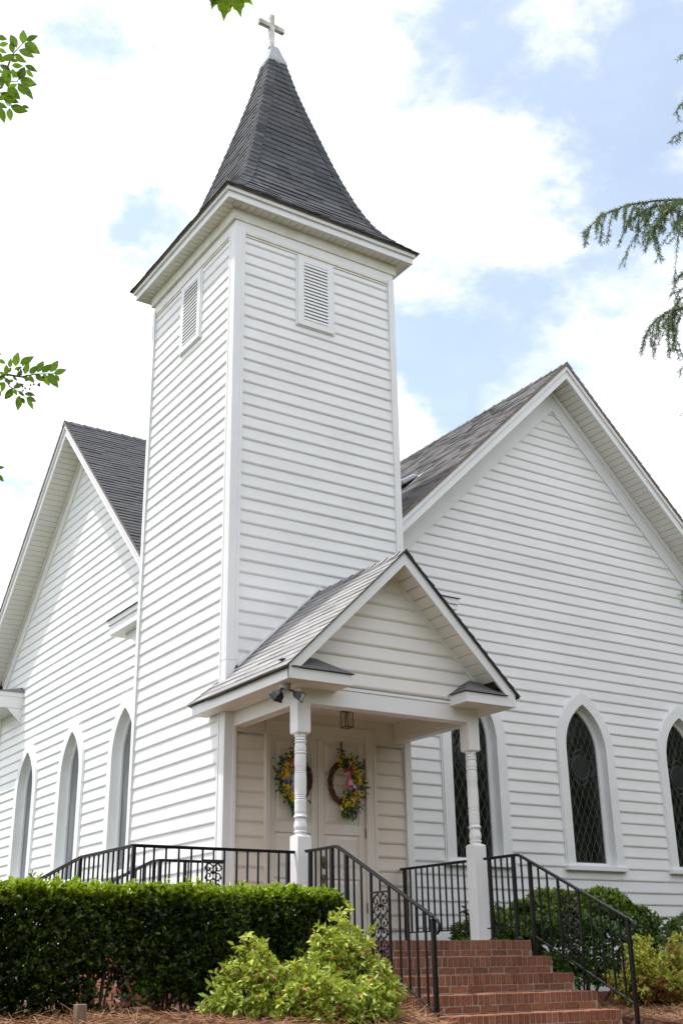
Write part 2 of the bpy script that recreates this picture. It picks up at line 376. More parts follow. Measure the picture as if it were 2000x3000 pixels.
# louvred vents
def louver(pl, pos, a0, a1):
    mb = MB(); z1, z0 = .10, -1.25; w = .115
    mb.wbox(pl, pos, a0, a0 + w, z0 + w, z1, 0, .055).wbox(pl, pos, a1 - w, a1, z0 + w, z1, 0, .055)
    mb.wbox(pl, pos, a0, a1, z0, z0 + w, 0, .055); mb.wbox(pl, pos, a0 + w, a1 - w, -.01, z1, 0, .05)
    mb.wbox(pl, pos, a0 - .03, a1 + .03, z0 - .02, z1, -.02, .032)
    lv = mb.build('louver_vent', M['trim'], CH)
    MB().wbox(pl, pos, a0 + w, a1 - w, z0 + w, -.01, .033, .036).build('backing', M['greyplate'], lv)
    n = 17; zz = z0 + w
    st = (-.01 - zz) / n
    for k in range(n):
        z = zz + k * st
        P = [wp(pl, pos, a0 + w, z, .062), wp(pl, pos, a1 - w, z, .062), wp(pl, pos, a1 - w, z + st * .70, .045), wp(pl, pos, a0 + w, z + st * .70, .045)]
        Q = [wp(pl, pos, a0 + w, z + .010, .064), wp(pl, pos, a1 - w, z + .010, .064), wp(pl, pos, a1 - w, z + st * .70 + .010, .047), wp(pl, pos, a0 + w, z + st * .70 + .010, .047)]
        MB().hexa(P, Q).build('slat', M['trim'], lv)
louver('y', 0, 1.175, 1.88); louver('x', 0, 1.20, 1.97)

# ---------------------------------------------------------------- shingles
NSH = [0]
def shingles(parent, P, lo, hi, V, nrm, expo=.155, tab=.30, vmat='shingle', gmat='shingle_mass', single=False, v0=0.0, thick=.012, limit=288, mass_name='shingle_field', skirt=.0):
    """overlapping shingle tabs on a surface P(u, v); lo/hi give the lateral limits at v; tabs have thickness and uneven butts"""
    mass = MB(); n = int(math.ceil((V - v0) / expo))
    for k in range(n):
        va = v0 + k * expo; vb = min(va + expo * 1.04, V); va_ = va - (skirt if k == 0 else 0)
        a = lo(va) - random.uniform(0, tab); A, B = lo(va), hi(va)
        while a < B:
            w = tab * random.uniform(.75, 1.3); b = a + w
            ua, ub = max(a, A), min(b, B)
            if ub - ua > .012:
                t = thick * random.choice((.8, 1, 1.3, 1.6)) ; dv = random.uniform(0, .006)
                ta, tb = max(a, lo(vb)), min(b, hi(vb))
                if tb < ta: ta = tb = (max(ua, lo(vb)) + min(ub, hi(vb))) / 2
                gp = .006 if single and vmat == 'shingle_porch' else .003
                pts = [(ua + gp, va_ - dv, 0), (ub - gp, va_ - dv, 0), (tb, vb, 0), (ta, vb, 0)]
                nn = Vector(nrm)
                A4 = [Vector(P(u, max(v, 0) if skirt == 0 else v)) for u, v, _ in pts]
                B4 = [A4[0] + nn * (t + .006), A4[1] + nn * (t + .006), A4[2] + nn * .004, A4[3] + nn * .004]
                if single and NSH[0] < limit:
                    NSH[0] += 1; MB().hexa(A4, B4).build('shingle', M[vmat], parent)
                else: mass.hexa(A4, B4, random.uniform(.25, .75))
            a = b
    if mass.v: mass.build(mass_name, M[gmat], parent, tone=True, kind='stuff')
# --- spire
PR = [(1.97, .80), (1.78, .99), (1.6, 1.20), (1.42, 1.45), (1.27, 1.77), (1.14, 2.10), (.99, 2.56), (.83, 3.10), (.67, 3.70), (.505, 4.31), (.337, 4.98), (.185, 5.72)]
L_ = [0.0]
for (h0, z0), (h1, z1) in zip(PR, PR[1:]): L_.append(L_[-1] + math.hypot(h1 - h0, z1 - z0))
def prof(v):
    return float(np.interp(v, L_, [a for a, b in PR])), float(np.interp(v, L_, [b for a, b in PR]))
mb = MB(); c4 = [(-1, -1), (1, -1), (1, 1), (-1, 1)]
mb.add([(hx + h * x, hy + h * y, z) for h, z in PR for x, y in c4], [(i * 4 + k, i * 4 + (k + 1) % 4, (i + 1) * 4 + (k + 1) % 4, (i + 1) * 4 + k) for i in range(len(PR) - 1) for k in range(4)])
spire = mb.build('spire', M['underlay'], CH)
sides = [((0, -1), (1, 0)), ((-1, 0), (0, 1)), ((1, 0), (0, 1)), ((0, 1), (1, 0))]
def spire_face(out, lat, single, v0=0., v1=None):
    def P(u, v):
        h, z = prof(v); return (hx + out[0] * h + lat[0] * u, hy + out[1] * h + lat[1] * u, z)
    shingles(spire, P, lambda v: -prof(v)[0], lambda v: prof(v)[0], v1 or L_[-1], Vector((out[0], out[1], .45)).normalized(), single=single, tab=.33, thick=.012, v0=v0, limit=150)
spire_face(*sides[0], True); spire_face(*sides[1], False); spire_face(*sides[2], False); spire_face(*sides[3], False)
def hip_caps(sx, sy):
    v = 0.; n = 0
    while v < L_[-1] - .02:
        ha, za = prof(v); hb, zb = prof(min(v + .175, L_[-1])); w = .19; e = .016 + .003 * (n % 2)
        mb = MB()
        A = (hx + sx * (ha + e), hy + sy * (ha + e), za + .012); B = (hx + sx * (hb + .006), hy + sy * (hb + .006), zb + .004)
        wa = min(w, ha * .8); wb = min(w, hb * .8)
        Al = (A[0] - sx * wa, A[1] + sy * .006, A[2]); Ar = (A[0] + sx * .006, A[1] - sy * wa, A[2])
        Bl = (B[0] - sx * wb, B[1] + sy * .004, B[2]); Br = (B[0] + sx * .004, B[1] - sy * wb, B[2])
        mb.add([A, B, Bl, Al, Ar, Br], [(0, 1, 2, 3), (1, 0, 4, 5)])
        # butt edge
        dn = -.02
        mb.add([A, Al, (Al[0], Al[1] - sy * .0 , Al[2] + dn), (A[0] - sx * .012, A[1] - sy * .012, A[2] + dn), Ar, (Ar[0], Ar[1], Ar[2] + dn)], [(0, 1, 2, 3), (4, 0, 3, 5)])
        mb.build('hip_shingle', M['shingle'], spire)
        v += .15; n += 1
for s_ in ((-1, -1), (1, -1), (-1, 1)): hip_caps(*s_)
# cap and cross
cap = MB(); cp = [(.215, 5.66), (.205, 5.76), (.135, 5.98), (.082, 6.19)]
cap.add([(hx + h * x, hy + h * y, z) for h, z in cp for x, y in c4], [(i * 4 + k, i * 4 + (k + 1) % 4, (i + 1) * 4 + (k + 1) % 4, (i + 1) * 4 + k) for i in range(3) for k in range(4)] + [(12, 13, 14, 15)])
cap.build('spire_cap', M['lead'], CH)
cx_, cy_ = 1.535, hy - .02
cr_ = MB(); cr_.box(cx_ - .056, cx_ + .056, cy_ - .045, cy_ + .045, 6.15, 7.02); cr_.box(cx_ - .295, cx_ - .056, cy_ - .043, cy_ + .043, 6.665, 6.785); cr_.box(cx_ + .056, cx_ + .295, cy_ - .043, cy_ + .043, 6.665, 6.785)
bevel(cr_.build('cross', M['cross'], CH), .005)

# ---------------------------------------------------------------- nave wings
SL = .975
def arch(ac, w, ztop, zsp, zbot, n=9):
    h = ztop - zsp; R = (w * w + h * h) / (2 * w); th = math.asin(min(1, h / R))
    pts = [(ac - w, zbot), (ac - w, zsp)]
    for k in range(1, n): 
        t = th * k / n; pts.append((ac - (w - R + R * math.cos(t)), zsp + R * math.sin(t)))
    pts.append((ac, ztop))
    for k in range(n - 1, 0, -1):
        t = th * k / n; pts.append((ac + (w - R + R * math.cos(t)), zsp + R * math.sin(t)))
    return pts + [(ac + w, zsp), (ac + w, zbot)]
def arch_half(w, ztop, zsp, z):
    if z <= zsp: return w
    h = ztop - zsp; R = (w * w + h * h) / (2 * w); d = z - zsp
    if d >= h: return 0
    return w - R + math.sqrt(max(0, R * R - d * d))
def clip(poly, conv):
    """convex clip (Sutherland-Hodgman); conv is clockwise or anti-clockwise, closed"""
    ar = sum(conv[i][0] * conv[(i + 1) % len(conv)][1] - conv[(i + 1) % len(conv)][0] * conv[i][1] for i in range(len(conv)))
    sg = 1 if ar > 0 else -1; out = poly
    for i in range(len(conv)):
        a, b = conv[i], conv[(i + 1) % len(conv)]
        if abs(a[0] - b[0]) + abs(a[1] - b[1]) < 1e-9: continue
        ins = lambda p: sg * ((b[0] - a[0]) * (p[1] - a[1]) - (b[1] - a[1]) * (p[0] - a[0])) >= -1e-9
        res = []
        for j in range(len(out)):
            p, r = out[j], out[(j + 1) % len(out)]; ip, ir = ins(p), ins(r)
            if ip: res.append(p)
            if ip != ir:
                d1 = (b[0] - a[0]) * (p[1] - a[1]) - (b[1] - a[1]) * (p[0] - a[0]); d2 = (b[0] - a[0]) * (r[1] - a[1]) - (b[1] - a[1]) * (r[0] - a[0])
                t = d1 / (d1 - d2); res.append((p[0] + (r[0] - p[0]) * t, p[1] + (r[1] - p[1]) * t))
        out = res
        if len(out) < 3: return []
    return out
ZSP, ZAP, ZWB = -7.70, -6.63, -9.715
def gothic_window(pl, pos, ac, leaded):
    A = arch(ac, .685, ZAP, ZSP, ZWB); B = arch(ac, .495, ZAP - .225, ZSP, ZWB); B2 = arch(ac, .415, ZAP - .33, ZSP, ZWB + .07)
    A0 = arch(ac, .71, ZAP + .035, ZSP, ZWB)
    mb = MB(); mb.ring(pl, pos, A0, A, 0, .034, 0, .034); mb.ring(pl, pos, A, B, 0, .052, -.16, .052)
    win = mb.build('gothic_window', M['trim'], CH)
    MB().ring(pl, pos, B, B2, -.22, -.115, -.17, -.115).build('sash', M['trim'], win)
    bevel(MB().wbox(pl, pos, ac - .73, ac + .73, ZWB - .075, ZWB + .004, 0, .10).build('window_sill', M['trim'], CH), .006)
    MB().wprism(pl, pos, [(a, z) for a, z in arch(ac, .47, ZAP - .24, ZSP, ZWB)], -.30, -.24).build('dark_back', M['dark'], win)  # dark sheet standing in for the unlit interior behind the glass
    if not leaded:
        MB().wprism(pl, pos, B2, -.155, -.15).build('pane', M['glassgrey'], win)
        mb = MB(); 
        for k in range(14):
            z = -9.6 + k * .22; mb.wprism(pl, pos, [(ac - .4, z), (ac + .4, z + .25), (ac + .4, z + .262), (ac - .4, z + .012)], -.20, -.19)
        mb.build('came', M['came'], win)
        return
    dw, dh = .150, .315; x0 = ac - .45; lat = MB()
    polys = []
    cyc = -7.98; rr = .205
    for r in range(-1, 22):
        for q in range(-1, 8):
            cx = x0 + q * dw + (dw / 2 if r % 2 else 0); cz = -9.70 + r * dh / 2
            d = [(cx - dw / 2, cz), (cx, cz - dh / 2), (cx + dw / 2, cz), (cx, cz + dh / 2)]
            s_ = .93; dd = [(cx + (a - cx) * s_, cz + (z - cz) * s_) for a, z in d]
            P = clip(dd, B2)
            if len(P) >= 3:
                area = abs(sum(P[i][0] * P[(i + 1) % len(P)][1] - P[(i + 1) % len(P)][0] * P[i][1] for i in range(len(P)))) / 2
                if area > .0015: polys.append(P)
    for P in polys:
        tx, tz = random.uniform(-.02, .02), random.uniform(-.02, .02); cx = sum(a for a, z in P) / len(P); cz = sum(z for a, z in P) / len(P)
        n = len(P); f = [wp(pl, pos, a, z, -.150 + (a - cx) * tx + (z - cz) * tz) for a, z in P]; bk = [wp(pl, pos, a, z, -.158) for a, z in P]
        MB().add(f + bk, [tuple(range(n))] + [(i, (i + 1) % n, n + (i + 1) % n, n + i) for i in range(n)]).build('pane', M['glassdark'], win)
    # lead cames: the two families of diagonals, a border and the rose roundel
    for fam in (1, -1):
        for k in range(-16, 26):
            c0 = x0 + k * dw - fam * 0; L = []
            z_a, z_b = -9.70 - dh, -6.6
            xa = c0 + 0; xb = c0 + fam * (z_b - z_a) * dw / dh
            w = .0042
            P = clip([(xa - w, z_a), (xa + w, z_a), (xb + w, z_b), (xb - w, z_b)], B2)
            if len(P) >= 3: lat.wprism(pl, pos, P, -.156, -.144)
    lat.ring(pl, pos, arch(ac, .413, ZAP - .333, ZSP, ZWB + .072), arch(ac, .395, ZAP - .36, ZSP, ZWB + .09), -.155, -.143, -.155, -.143)
    lat.build('lead_lattice', M['came'], win)
    circ = [(ac + rr * .98 * math.cos(t), cyc + rr * .98 * math.sin(t)) for t in np.linspace(0, 2 * math.pi, 25)[:-1]]
    MB().wprism(pl, pos, circ, -.150, -.140).build('roundel_pane', M['iron'], win)
    rn = MB()
    def loop(cx, cz, r, a0=0, a1=2 * math.pi, n=24, rad=.0055):
        rn.tube([wp(pl, pos, cx + r * math.cos(t), cz + r * math.sin(t), -.140) for t in np.linspace(a0, a1, n)], rad, 5, cap=False)
    loop(ac, cyc, rr); loop(ac, cyc, rr + .022)
    for k in range(4):
        t = math.pi / 2 * k; cx, cz = ac + .155 * math.cos(t), cyc + .155 * math.sin(t)
        for r in (.150, .172): loop(cx, cz, r, t - 1.25, t + 1.25, 16)
    rn.build('roundel_lead', M['came'], win)

WINX = [5.12, 7.73, 10.32]; WINY = [5.0, 7.62, 10.28]
def wing(pl, pos, ac, a0, a1, zsof, wins, leaded, phase, rake_pos, half, amin):
    core = MB(); d = -.42
    h0, h1 = zsof - SL * abs(a0 - ac), zsof - SL * abs(a1 - ac)
    core.wprism(pl, pos, [(a0, -12.2), (a0, h0), (ac, zsof), (a1, h1), (a1, -12.2)], -.45, -.32)
    wall = core.build('gable_wall', M['siding'], CH)
    top = zsof - .47
    i = 0; z = top - ((top - phase) % C) ; 
    while z > -11.75:
        L = lambda zz: max(a0 + .02, ac - max(0, (top - zz)) / SL); Rr = lambda zz: min(a1 - .02, ac + max(0, (top - zz)) / SL)
        segs = [(L, Rr)]
        if ZWB - .02 < z + C and z < ZAP:
            segs = []; prev = L
            for w in wins:
                if z + C <= ZWB: continue
                segs.append((prev, (lambda zz, w=w: w - max(0, arch_half(.685, ZAP, ZSP, zz) - .05))))
                prev = (lambda zz, w=w: w + max(0, arch_half(.685, ZAP, ZSP, zz) - .05))
            segs.append((prev, Rr))
            if z < ZWB: segs = [(L, Rr)] if z + C < ZWB + .04 else segs
        segs = [(max_f(f, amin), g_) for f, g_ in segs]
        segs = [(f, g_) for f, g_ in segs if g_(z) - f(z) > .02]
        if segs: board(wall, pl, pos, z, segs, fine=len(segs) > 1 and z + C > ZSP)
        z -= C
    for w in wins: gothic_window(pl, pos, w, leaded)
    # frieze and crown along the rakes, on the wall
    for sg in (-1, 1):
        e = (a1 - ac) if sg > 0 else (ac - a0)
        def par(zt, zb, e=e): return [(ac, zb), (ac, zt), (ac + sg * e, zt - SL * e), (ac + sg * e, zb - SL * e)]
        MB().wprism(pl, pos, par(zsof - .15, zsof - .49), -.02, .032).build('frieze_board', M['trim'], CH)
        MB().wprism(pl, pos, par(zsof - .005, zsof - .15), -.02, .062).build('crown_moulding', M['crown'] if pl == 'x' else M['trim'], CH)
        MB().wprism(pl, pos, par(zsof - .49, zsof - .515), -.02, .040).build('frieze_trim', M['trim'], CH)
    # rake boards at the verge
    oh = pos - rake_pos
    for sg in (-1, 1):
        def par(zt, zb, e=half): return [(ac, zb), (ac, zt), (ac + sg * e, zt - SL * e), (ac + sg * e, zb - SL * e)]
        MB().wprism(pl, pos, par(zsof + .18, zsof), oh - .035, oh).build('rake_fascia', M['trim'], CH)
        MB().wprism(pl, pos, par(zsof + .272, zsof + .183), oh - .035, oh + .035).build('rake_fascia', M['trim'], CH)
        MB().wprism(pl, pos, par(zsof + .33, zsof + .274), oh - .035, oh + .055).build('drip_edge', M['edge'], CH)
        MB().wprism(pl, pos, par(zsof + .03, zsof + .012), .0, oh - .036).build('soffit_board', M['underlay'], CH)
        e = .0
        step = .0945
        while e < half - .01:
            f = min(e + step - .011, half)
            if not (pl == 'y' and sg < 0) and not (pl == 'x' and sg < 0):
                P = [wp(pl, pos, ac + sg * a, zsof - SL * a + .001, o) for a, o in ((e, .063), (f, .063), (f, oh - .036), (e, oh - .036))]
                Q = [(x, y, zz + .010) for x, y, zz in P]
                MB().hexa(P, Q).build('soffit_panel', M['soffit'], CH)
            e += step
        if sg < 0:
            MB().wprism(pl, pos, par(zsof + .011, zsof + .001), .063, oh - .036).build('soffit_board', M['soffit'], CH)
    return wall
def max_f(f, m): return lambda zz: max(f(zz), m)
XC, YC = 7.66, 8.0; ZS = -.33
PH = .055
YR, XL = .80, .60
wing('y', YR, XC, 2.95, 12.4, ZS, WINX, True, PH, .27, 5.25, 3.2)
wing('x', XL, YC, 3.2, 12.58, ZS, WINY, False, PH, .06, 5.15, 3.25)
# inside corner strips and outer corner of the left wing
MB().box(TW + .001, TW + .05, YR - .05, YR, -11.9, -5.2).build('corner_board', M['trim'], CH)
MB().wbox('x', XL, 12.46, 12.6, -11.9, -5.6, -.02, .04).build('corner_board', M['trim'], CH)
# roofs: deck slabs, then shingles
ZR = .0   # ridge height of deck
def slab(pts, t, name, mt):
    A = [Vector(p) for p in pts]; B = [p + Vector((0, 0, -t)) for p in A]
    return MB().hexa(B, A).build(name, mt, CH)
ze = ZR - SL * 5.3
roofR1 = slab([(XC - 5.3, .225, ze), (XC, .225, ZR), (XC, 16, ZR), (XC - 5.3, 16, ze)], .02, 'roof', M['underlay'])
roofR2 = slab([(XC, .225, ZR), (XC + 5.3, .225, ze), (XC + 5.3, 16, ze), (XC, 16, ZR)], .02, 'roof', M['underlay'])
roofL1 = slab([(.015, YC - 5.2, ZR - SL * 5.2), (.015, YC, ZR), (XC, YC, ZR), (XC, YC - 5.2, ZR - SL * 5.2)], .02, 'roof', M['underlay'])
roofL2 = slab([(.015, YC, ZR), (.015, YC + 5.2, ZR - SL * 5.2), (XC, YC + 5.2, ZR - SL * 5.2), (XC, YC, ZR)], .02, 'roof', M['underlay'])
k2 = math.hypot(1, SL); nR = Vector((-SL, 0, 1)).normalized(); nL = Vector((0, -SL, 1)).normalized()
VV = 5.3 * k2
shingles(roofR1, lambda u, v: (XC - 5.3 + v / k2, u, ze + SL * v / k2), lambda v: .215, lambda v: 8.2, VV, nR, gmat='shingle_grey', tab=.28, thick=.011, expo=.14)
shingles(roofR2, lambda u, v: (XC + 5.3 - v / k2, u, ze + SL * v / k2), lambda v: .215, lambda v: 1.1, VV, Vector((SL, 0, 1)).normalized(), gmat='shingle_mass', tab=.36, thick=.014)
zl = ZR - SL * 5.2; VL = 5.2 * k2
shingles(roofL1, lambda u, v: (u, YC - 5.2 + v / k2, zl + SL * v / k2), lambda v: .005, lambda v: 3.4, VL, nL, gmat='shingle_mass', tab=.30, thick=.012, expo=.14)
shingles(roofL2, lambda u, v: (u, YC + 5.2 - v / k2, zl + SL * v / k2), lambda v: .005, lambda v: .5, VL, Vector((0, SL, 1)).normalized(), gmat='shingle_mass', tab=.36, thick=.014)
def ridge(parent, fx, a0, a1, z, mt, step=.15, w=.14):
    a = a0; n = 0
    while a < a1:
        e = .030 if n % 2 else .022
        e2 = e - .02
        p = [fx(a, -w), fx(a, 0), fx(a, w), fx(a + step * 1.2, -w), fx(a + step * 1.2, 0), fx(a + step * 1.2, w)]
        h = [e, e, e, e2, e2, e2]; dz = [-w * SL, 0, -w * SL] * 2
        V = [(x, y, z + h[i] + dz[i]) for i, (x, y) in enumerate(p)]; Vb = [(x, y, zz - .014) for x, y, zz in V]
        MB().add(V + Vb, [(0, 1, 4, 3), (1, 2, 5, 4), (0, 6, 7, 1), (1, 7, 8, 2)]).build('ridge_shingle', mt, parent)
        a += step * random.uniform(.95, 1.05); n += 1
ridge(roofR1, lambda a, w: (XC + w, a), .21, 8.2, ZR + .012, M['shingle_porch'])
ridge(roofL1, lambda a, w: (a, YC + w), .0, 3.3, ZR + .012, M['shingle'])
# eave returns (small boxed cornice ends with a shingled top)
def cornice(pl, pos, a0, a1, zt, zb, oh, mt_top='shingle', tri=None):
    mb = MB(); mb.wbox(pl, pos, a0, a1, zb, zt, 0.0, oh); o = mb.build('eave_return', M['trim'], CH)
    bevel(o, .004)
    MB().wbox(pl, pos, a0 - .02, a1 + .02, zt - .10, zt, 0.0, oh + .025).build('drip_edge', M['trim'], o)
    P = [wp(pl, pos, a0 - .05, zt + .002, 0), wp(pl, pos, a1 + .05, zt + .002, 0), wp(pl, pos, a1 + .05, zt + .002, oh + .06), wp(pl, pos, a0 - .05, zt + .002, oh + .06)]
    r = .16
    Q = [wp(pl, pos, a0 + .1, zt + r, 0), wp(pl, pos, a1 - .1, zt + r, 0), wp(pl, pos, a1 - .1, zt + r - .02, .03), wp(pl, pos, a0 + .1, zt + r - .02, .03)]
    MB().hexa(P, Q).build('shingle_top', M[mt_top], o)
    if tri is not None:
        t0, t1 = tri
        MB().wprism(pl, pos, [(t0, zb + .001), (t1, zb + .001), (t1, zb - .3)], 0, oh * .62).build('bracket', M['trim'], o)
    return o
cornice('x', XL, 11.0, 13.1, -5.42, -5.78, .54)
MB().wprism('y', 11.0, [(XL - .36, -5.79), (XL, -5.79), (XL, -6.14)], -.03, .0).build('bracket', M['trim'], CH)
cornice('x', XL, 2.9, 4.74, -5.38, -5.66, .54, tri=(4.5, 3.9))
cornice('y', YR, 2.6, 4.54, -5.45, -5.64, .50)
MB().box(2.6, 4.48, YR - .42, YR, -5.80, -5.642).build('eave_return', M['trim'], CH)
# roof vent
rv = Vector((5.14, 2.36, ZR - SL * (XC - 5.14))); ex = Vector((1, 0, SL)).normalized(); ey = Vector((0, 1, 0)); en = nR
def rp(a, b, c): return tuple(rv + ex * a + ey * b + en * c)
mb = MB(); mb.hexa([rp(-.25, -.22, .10), rp(.22, -.22, .02), rp(.22, .22, .02), rp(-.25, .22, .10)], [rp(-.22, -.19, .2), rp(.16, -.19, .12), rp(.16, .19, .12), rp(-.22, .19, .2)])
vent = bevel(mb.build('roof_vent', M['lead'], CH), .03)
MB().hexa([rp(-.30, -.27, .01), rp(.27, -.27, .01), rp(.27, .27, .01), rp(-.30, .27, .01)], [rp(-.30, -.27, .022), rp(.27, -.27, .022), rp(.27, .27, .022), rp(-.30, .27, .022)]).build('flange', M['lead'], vent)
MB().hexa([rp(-.2, -.18, .02), rp(.2, -.18, .02), rp(.2, .18, .02), rp(-.2, .18, .02)], [rp(-.2, -.18, .1), rp(.2, -.18, .05), rp(.2, .18, .05), rp(-.2, .18, .1)]).build('grille', M['dark'], vent)

# ---------------------------------------------------------------- porch
PC = 1.572; PZ = -5.895; PF = -2.23; PW = -1.85; PH_ = 1.857   # centre, ridge, rake plane, gable wall plane, half width
FLOOR = -10.985
pg = MB().wprism('y', PW, [(PC - 1.45, -7.86), (PC + 1.45, -7.86), (PC + 1.45, -7.60), (PC, -6.14), (PC - 1.45, -7.60)], -.12, -.02)
pgw = pg.build('porch_gable', M['soffit'], CH)
top = -6.12; z = -7.815
while z < top:
    Lf = lambda zz: max(PC - 1.47, PC - max(0, (top - zz)) / SL); Rf = lambda zz: min(PC + 1.47, PC + max(0, (top - zz)) / SL)
    if Rf(z) - Lf(z) > .02: board(pgw, 'y', PW, z, [(Lf, Rf)], mt='porchside')
    z += C
bevel(MB().box(.11, 3.055, PW - .005, PW + .19, -8.10, -7.875).build('porch_beam', M['trim'], CH), .004)
MB().box(.11, 3.055, PW - .016, PW + .02, -7.873, -7.835).build('beam_trim', M['trim'], CH)
bevel(MB().box(.11, .29, PW + .192, -.005, -8.10, -7.80).build('porch_beam', M['trim'], CH), .004)
bevel(MB().box(2.91, 3.055, PW + .192, -.005, -8.10, -7.80).build('porch_beam', M['trim'], CH), .004)
a = PW + .2
while a < -.02:
    b = min(a + .125, -.006); MB().box(2.888, 2.909, a, b - .006, -8.05, -7.80).build('beadboard', M['soffit'], CH); a += .125
MB().box(.29, 2.91, PW + .19, -.005, -7.795, -7.75).build('porch_ceiling', M['soffit'], CH)
a = .12
while a < 3.06:   # ceiling boards run front to back
    MB().box(a, min(a + .25, 3.05) - .006, PW + .192, -.036, -7.806, -7.796).build('ceiling_board', M['soffit'], CH); a += .25
# rakes
for sg in (-1, 1):
    def par(zt, zb, e=PH_, e0=0.0): return [(PC + sg * e0, zb - SL * e0), (PC + sg * e0, zt - SL * e0), (PC + sg * e, zt - SL * e), (PC + sg * e, zb - SL * e)]
    MB().wprism('y', PF, par(PZ - .02, PZ - .20), -.03, .004).build('rake_fascia', M['trim'], CH)
    e = .02
    while e < 1.46:
        f = min(e + .125 - .012, 1.5)
        zz0 = PZ - .205
        if sg > 0:
            P = [(PC + sg * x, y, zz0 - SL * x) for x, y in ((e, PW - .028), (f, PW - .028), (f, PF + .031), (e, PF + .031))]
            MB().hexa(P, [(x, y, zz + .012) for x, y, zz in P]).build('soffit_panel', M['soffit'], CH)
        e += .125
    MB().wprism('y', PF, par(PZ - .185, PZ - .193, 1.6), -.36, -.031).build('soffit_board', M['soffit'] if sg < 0 else M['underlay'], CH)
    MB().wprism('y', PW, par(PZ - .206, PZ - .26, 1.5), .0, .036).build('gable_trim', M['trim'], CH)
# eaves
xl, xr = PC - PH_, PC + PH_
bevel(MB().box(xl, xl + .025, PF + .002, .50, -7.905, -7.765).build('eave_fascia', M['trim'], CH), .003)
MB().box(xl + .026, -.04, .47, .50, -7.905, -7.765).build('eave_fascia', M['trim'], CH)
bevel(MB().box(xr - .025, xr, PF + .002, .78, -7.905, -7.765).build('eave_fascia', M['trim'], CH), .003)
a = PF + .03
while a < .46:
    x1 = .10 if a < -.05 else -.045
    if not (-.18 < a < -.05): MB().box(xl + .026, x1 if a < -.17 else -.045, a, min(a + .119, .468), -7.902, -7.892).build('soffit_panel', M['soffit'], CH)
    else: MB().box(xl + .026, -.045, a, a + .119, -7.902, -7.892).build('soffit_panel', M['soffit'], CH)
    a += .125
MB().box(3.056, xr - .026, PF + .03, .7, -7.902, -7.885).build('soffit_board', M['soffit'], CH)
# front returns
def ret(x0, x1, hipx):
    o = bevel(MB().box(x0, x1, PF, PW - .006, -7.905, -7.762).build('eave_return', M['trim'], CH), .004)
    MB().box(x0 + .02, x1 - .02, PF + .02, PW - .006, -7.9115, -7.906).build('soffit_board', M['soffit'], o)
    xi = x0 if hipx > 0 else x1
    # a low hipped top with three courses of shingles
    xa, xb = (x0 - .04, x1) if hipx < 0 else (x0, x1 + .04)
    for k in range(3):
        y0 = PF - .035 + k * .13; y1 = PW - .03; z0 = -7.755 + k * .075; z1 = -7.525
        t = k / 3.0
        if hipx > 0:
            xA0, xA1 = x0, xb - .33 * t; xB1 = xb - .37
            P = [(x0, y0, z0), (xA1, y0, z0), (xA1, y1, z0), (x0, y1, z0)]; Q = [(x0 + .34, y1 - .03, z1 + .004 * k), (xB1, y1 - .03, z1 + .004 * k), (xB1, y1, z1 + .004 * k), (x0 + .34, y1, z1 + .004 * k)]
        else:
            xA0 = xa + .33 * t; xB0 = xa + .37
            P = [(xA0, y0, z0), (x1 - .12, y0, z0), (x1 - .05, y1, z0), (xA0, y1, z0)]; Q = [(xB0, y1 - .03, z1 + .004 * k), (x1 - .45, y1 - .03, z1 + .004 * k), (x1 - .45, y1, z1 + .004 * k), (xB0, y1, z1 + .004 * k)]
        MB().hexa(P, Q).build('return_shingle', M['shingle_grey'], o)
ret(xl + .026, .655, 1); ret(2.545, xr - .026, -1)
# porch roof deck
ew = PH_ + .055; ezz = PZ - SL * ew
pr1 = slab([(PC - ew, PF - .03, ezz), (PC, PF - .03, PZ), (PC, 0, PZ), (PC - ew, 0, ezz)], .02, 'porch_roof', M['underlay'])
pr2 = slab([(PC, PF - .03, PZ), (PC + ew, PF - .03, ezz), (PC + ew, .75, ezz), (PC, .75, PZ)], .02, 'porch_roof', M['underlay'])
kv = ew * k2
def lowu(v): return PF - .045
def highu(v):
    x = PC - ew + v / k2
    return (.02 if x >= 0 else .52 - .31 * (x - (PC - ew)) / (ew - PC)) 
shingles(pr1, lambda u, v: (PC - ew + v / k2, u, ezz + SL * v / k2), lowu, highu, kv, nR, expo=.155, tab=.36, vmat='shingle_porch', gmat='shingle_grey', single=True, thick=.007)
shingles(pr2, lambda u, v: (PC + ew - v / k2, u, ezz + SL * v / k2), lowu, lambda v: .7, kv, Vector((SL, 0, 1)).normalized(), expo=.155, tab=.36, gmat='shingle_mass', thick=.012)
ridge(pr1, lambda a, w: (PC + w, a), PF - .05, -.02, PZ + .008, M['shingle_porch'], w=.12)
# the little hip where the eave wraps round the tower corner
hz = PZ - SL * PC
MB().add([(0, .21, hz), (PC - ew, .52, ezz), (0, .52, ezz), (0, .21, hz + .02), (PC - ew - .01, .53, ezz + .015), (0, .53, ezz + .015)], [(0, 1, 2), (3, 5, 4), (0, 3, 4, 1), (1, 4, 5, 2)]).build('hip_shingle', M['shingle_porch'], pr1)
for k in range(5):
    t0, t1 = k / 5, (k + 1.15) / 5
    f = lambda t: Vector((PC - ew + (ew - PC) * t, .53 - .32 * t, ezz + (hz - ezz) * t))
    A, B = f(t0), f(min(t1, 1)); e = Vector((0, 0, .034)); e1 = Vector((0, 0, .014)); s1 = Vector((.0, -.1, .0)); s2 = Vector((.09, .02, -.03))
    MB().add([A + e, B + e1, B + s1 + e1, A + s1 + e, A + s2 + e, B + s2 + e1, A, A + s1, A + s2], [(0, 1, 2, 3), (1, 0, 4, 5), (0, 3, 7, 6), (0, 6, 8, 4)]).build('hip_shingle', M['shingle_porch'], pr1)
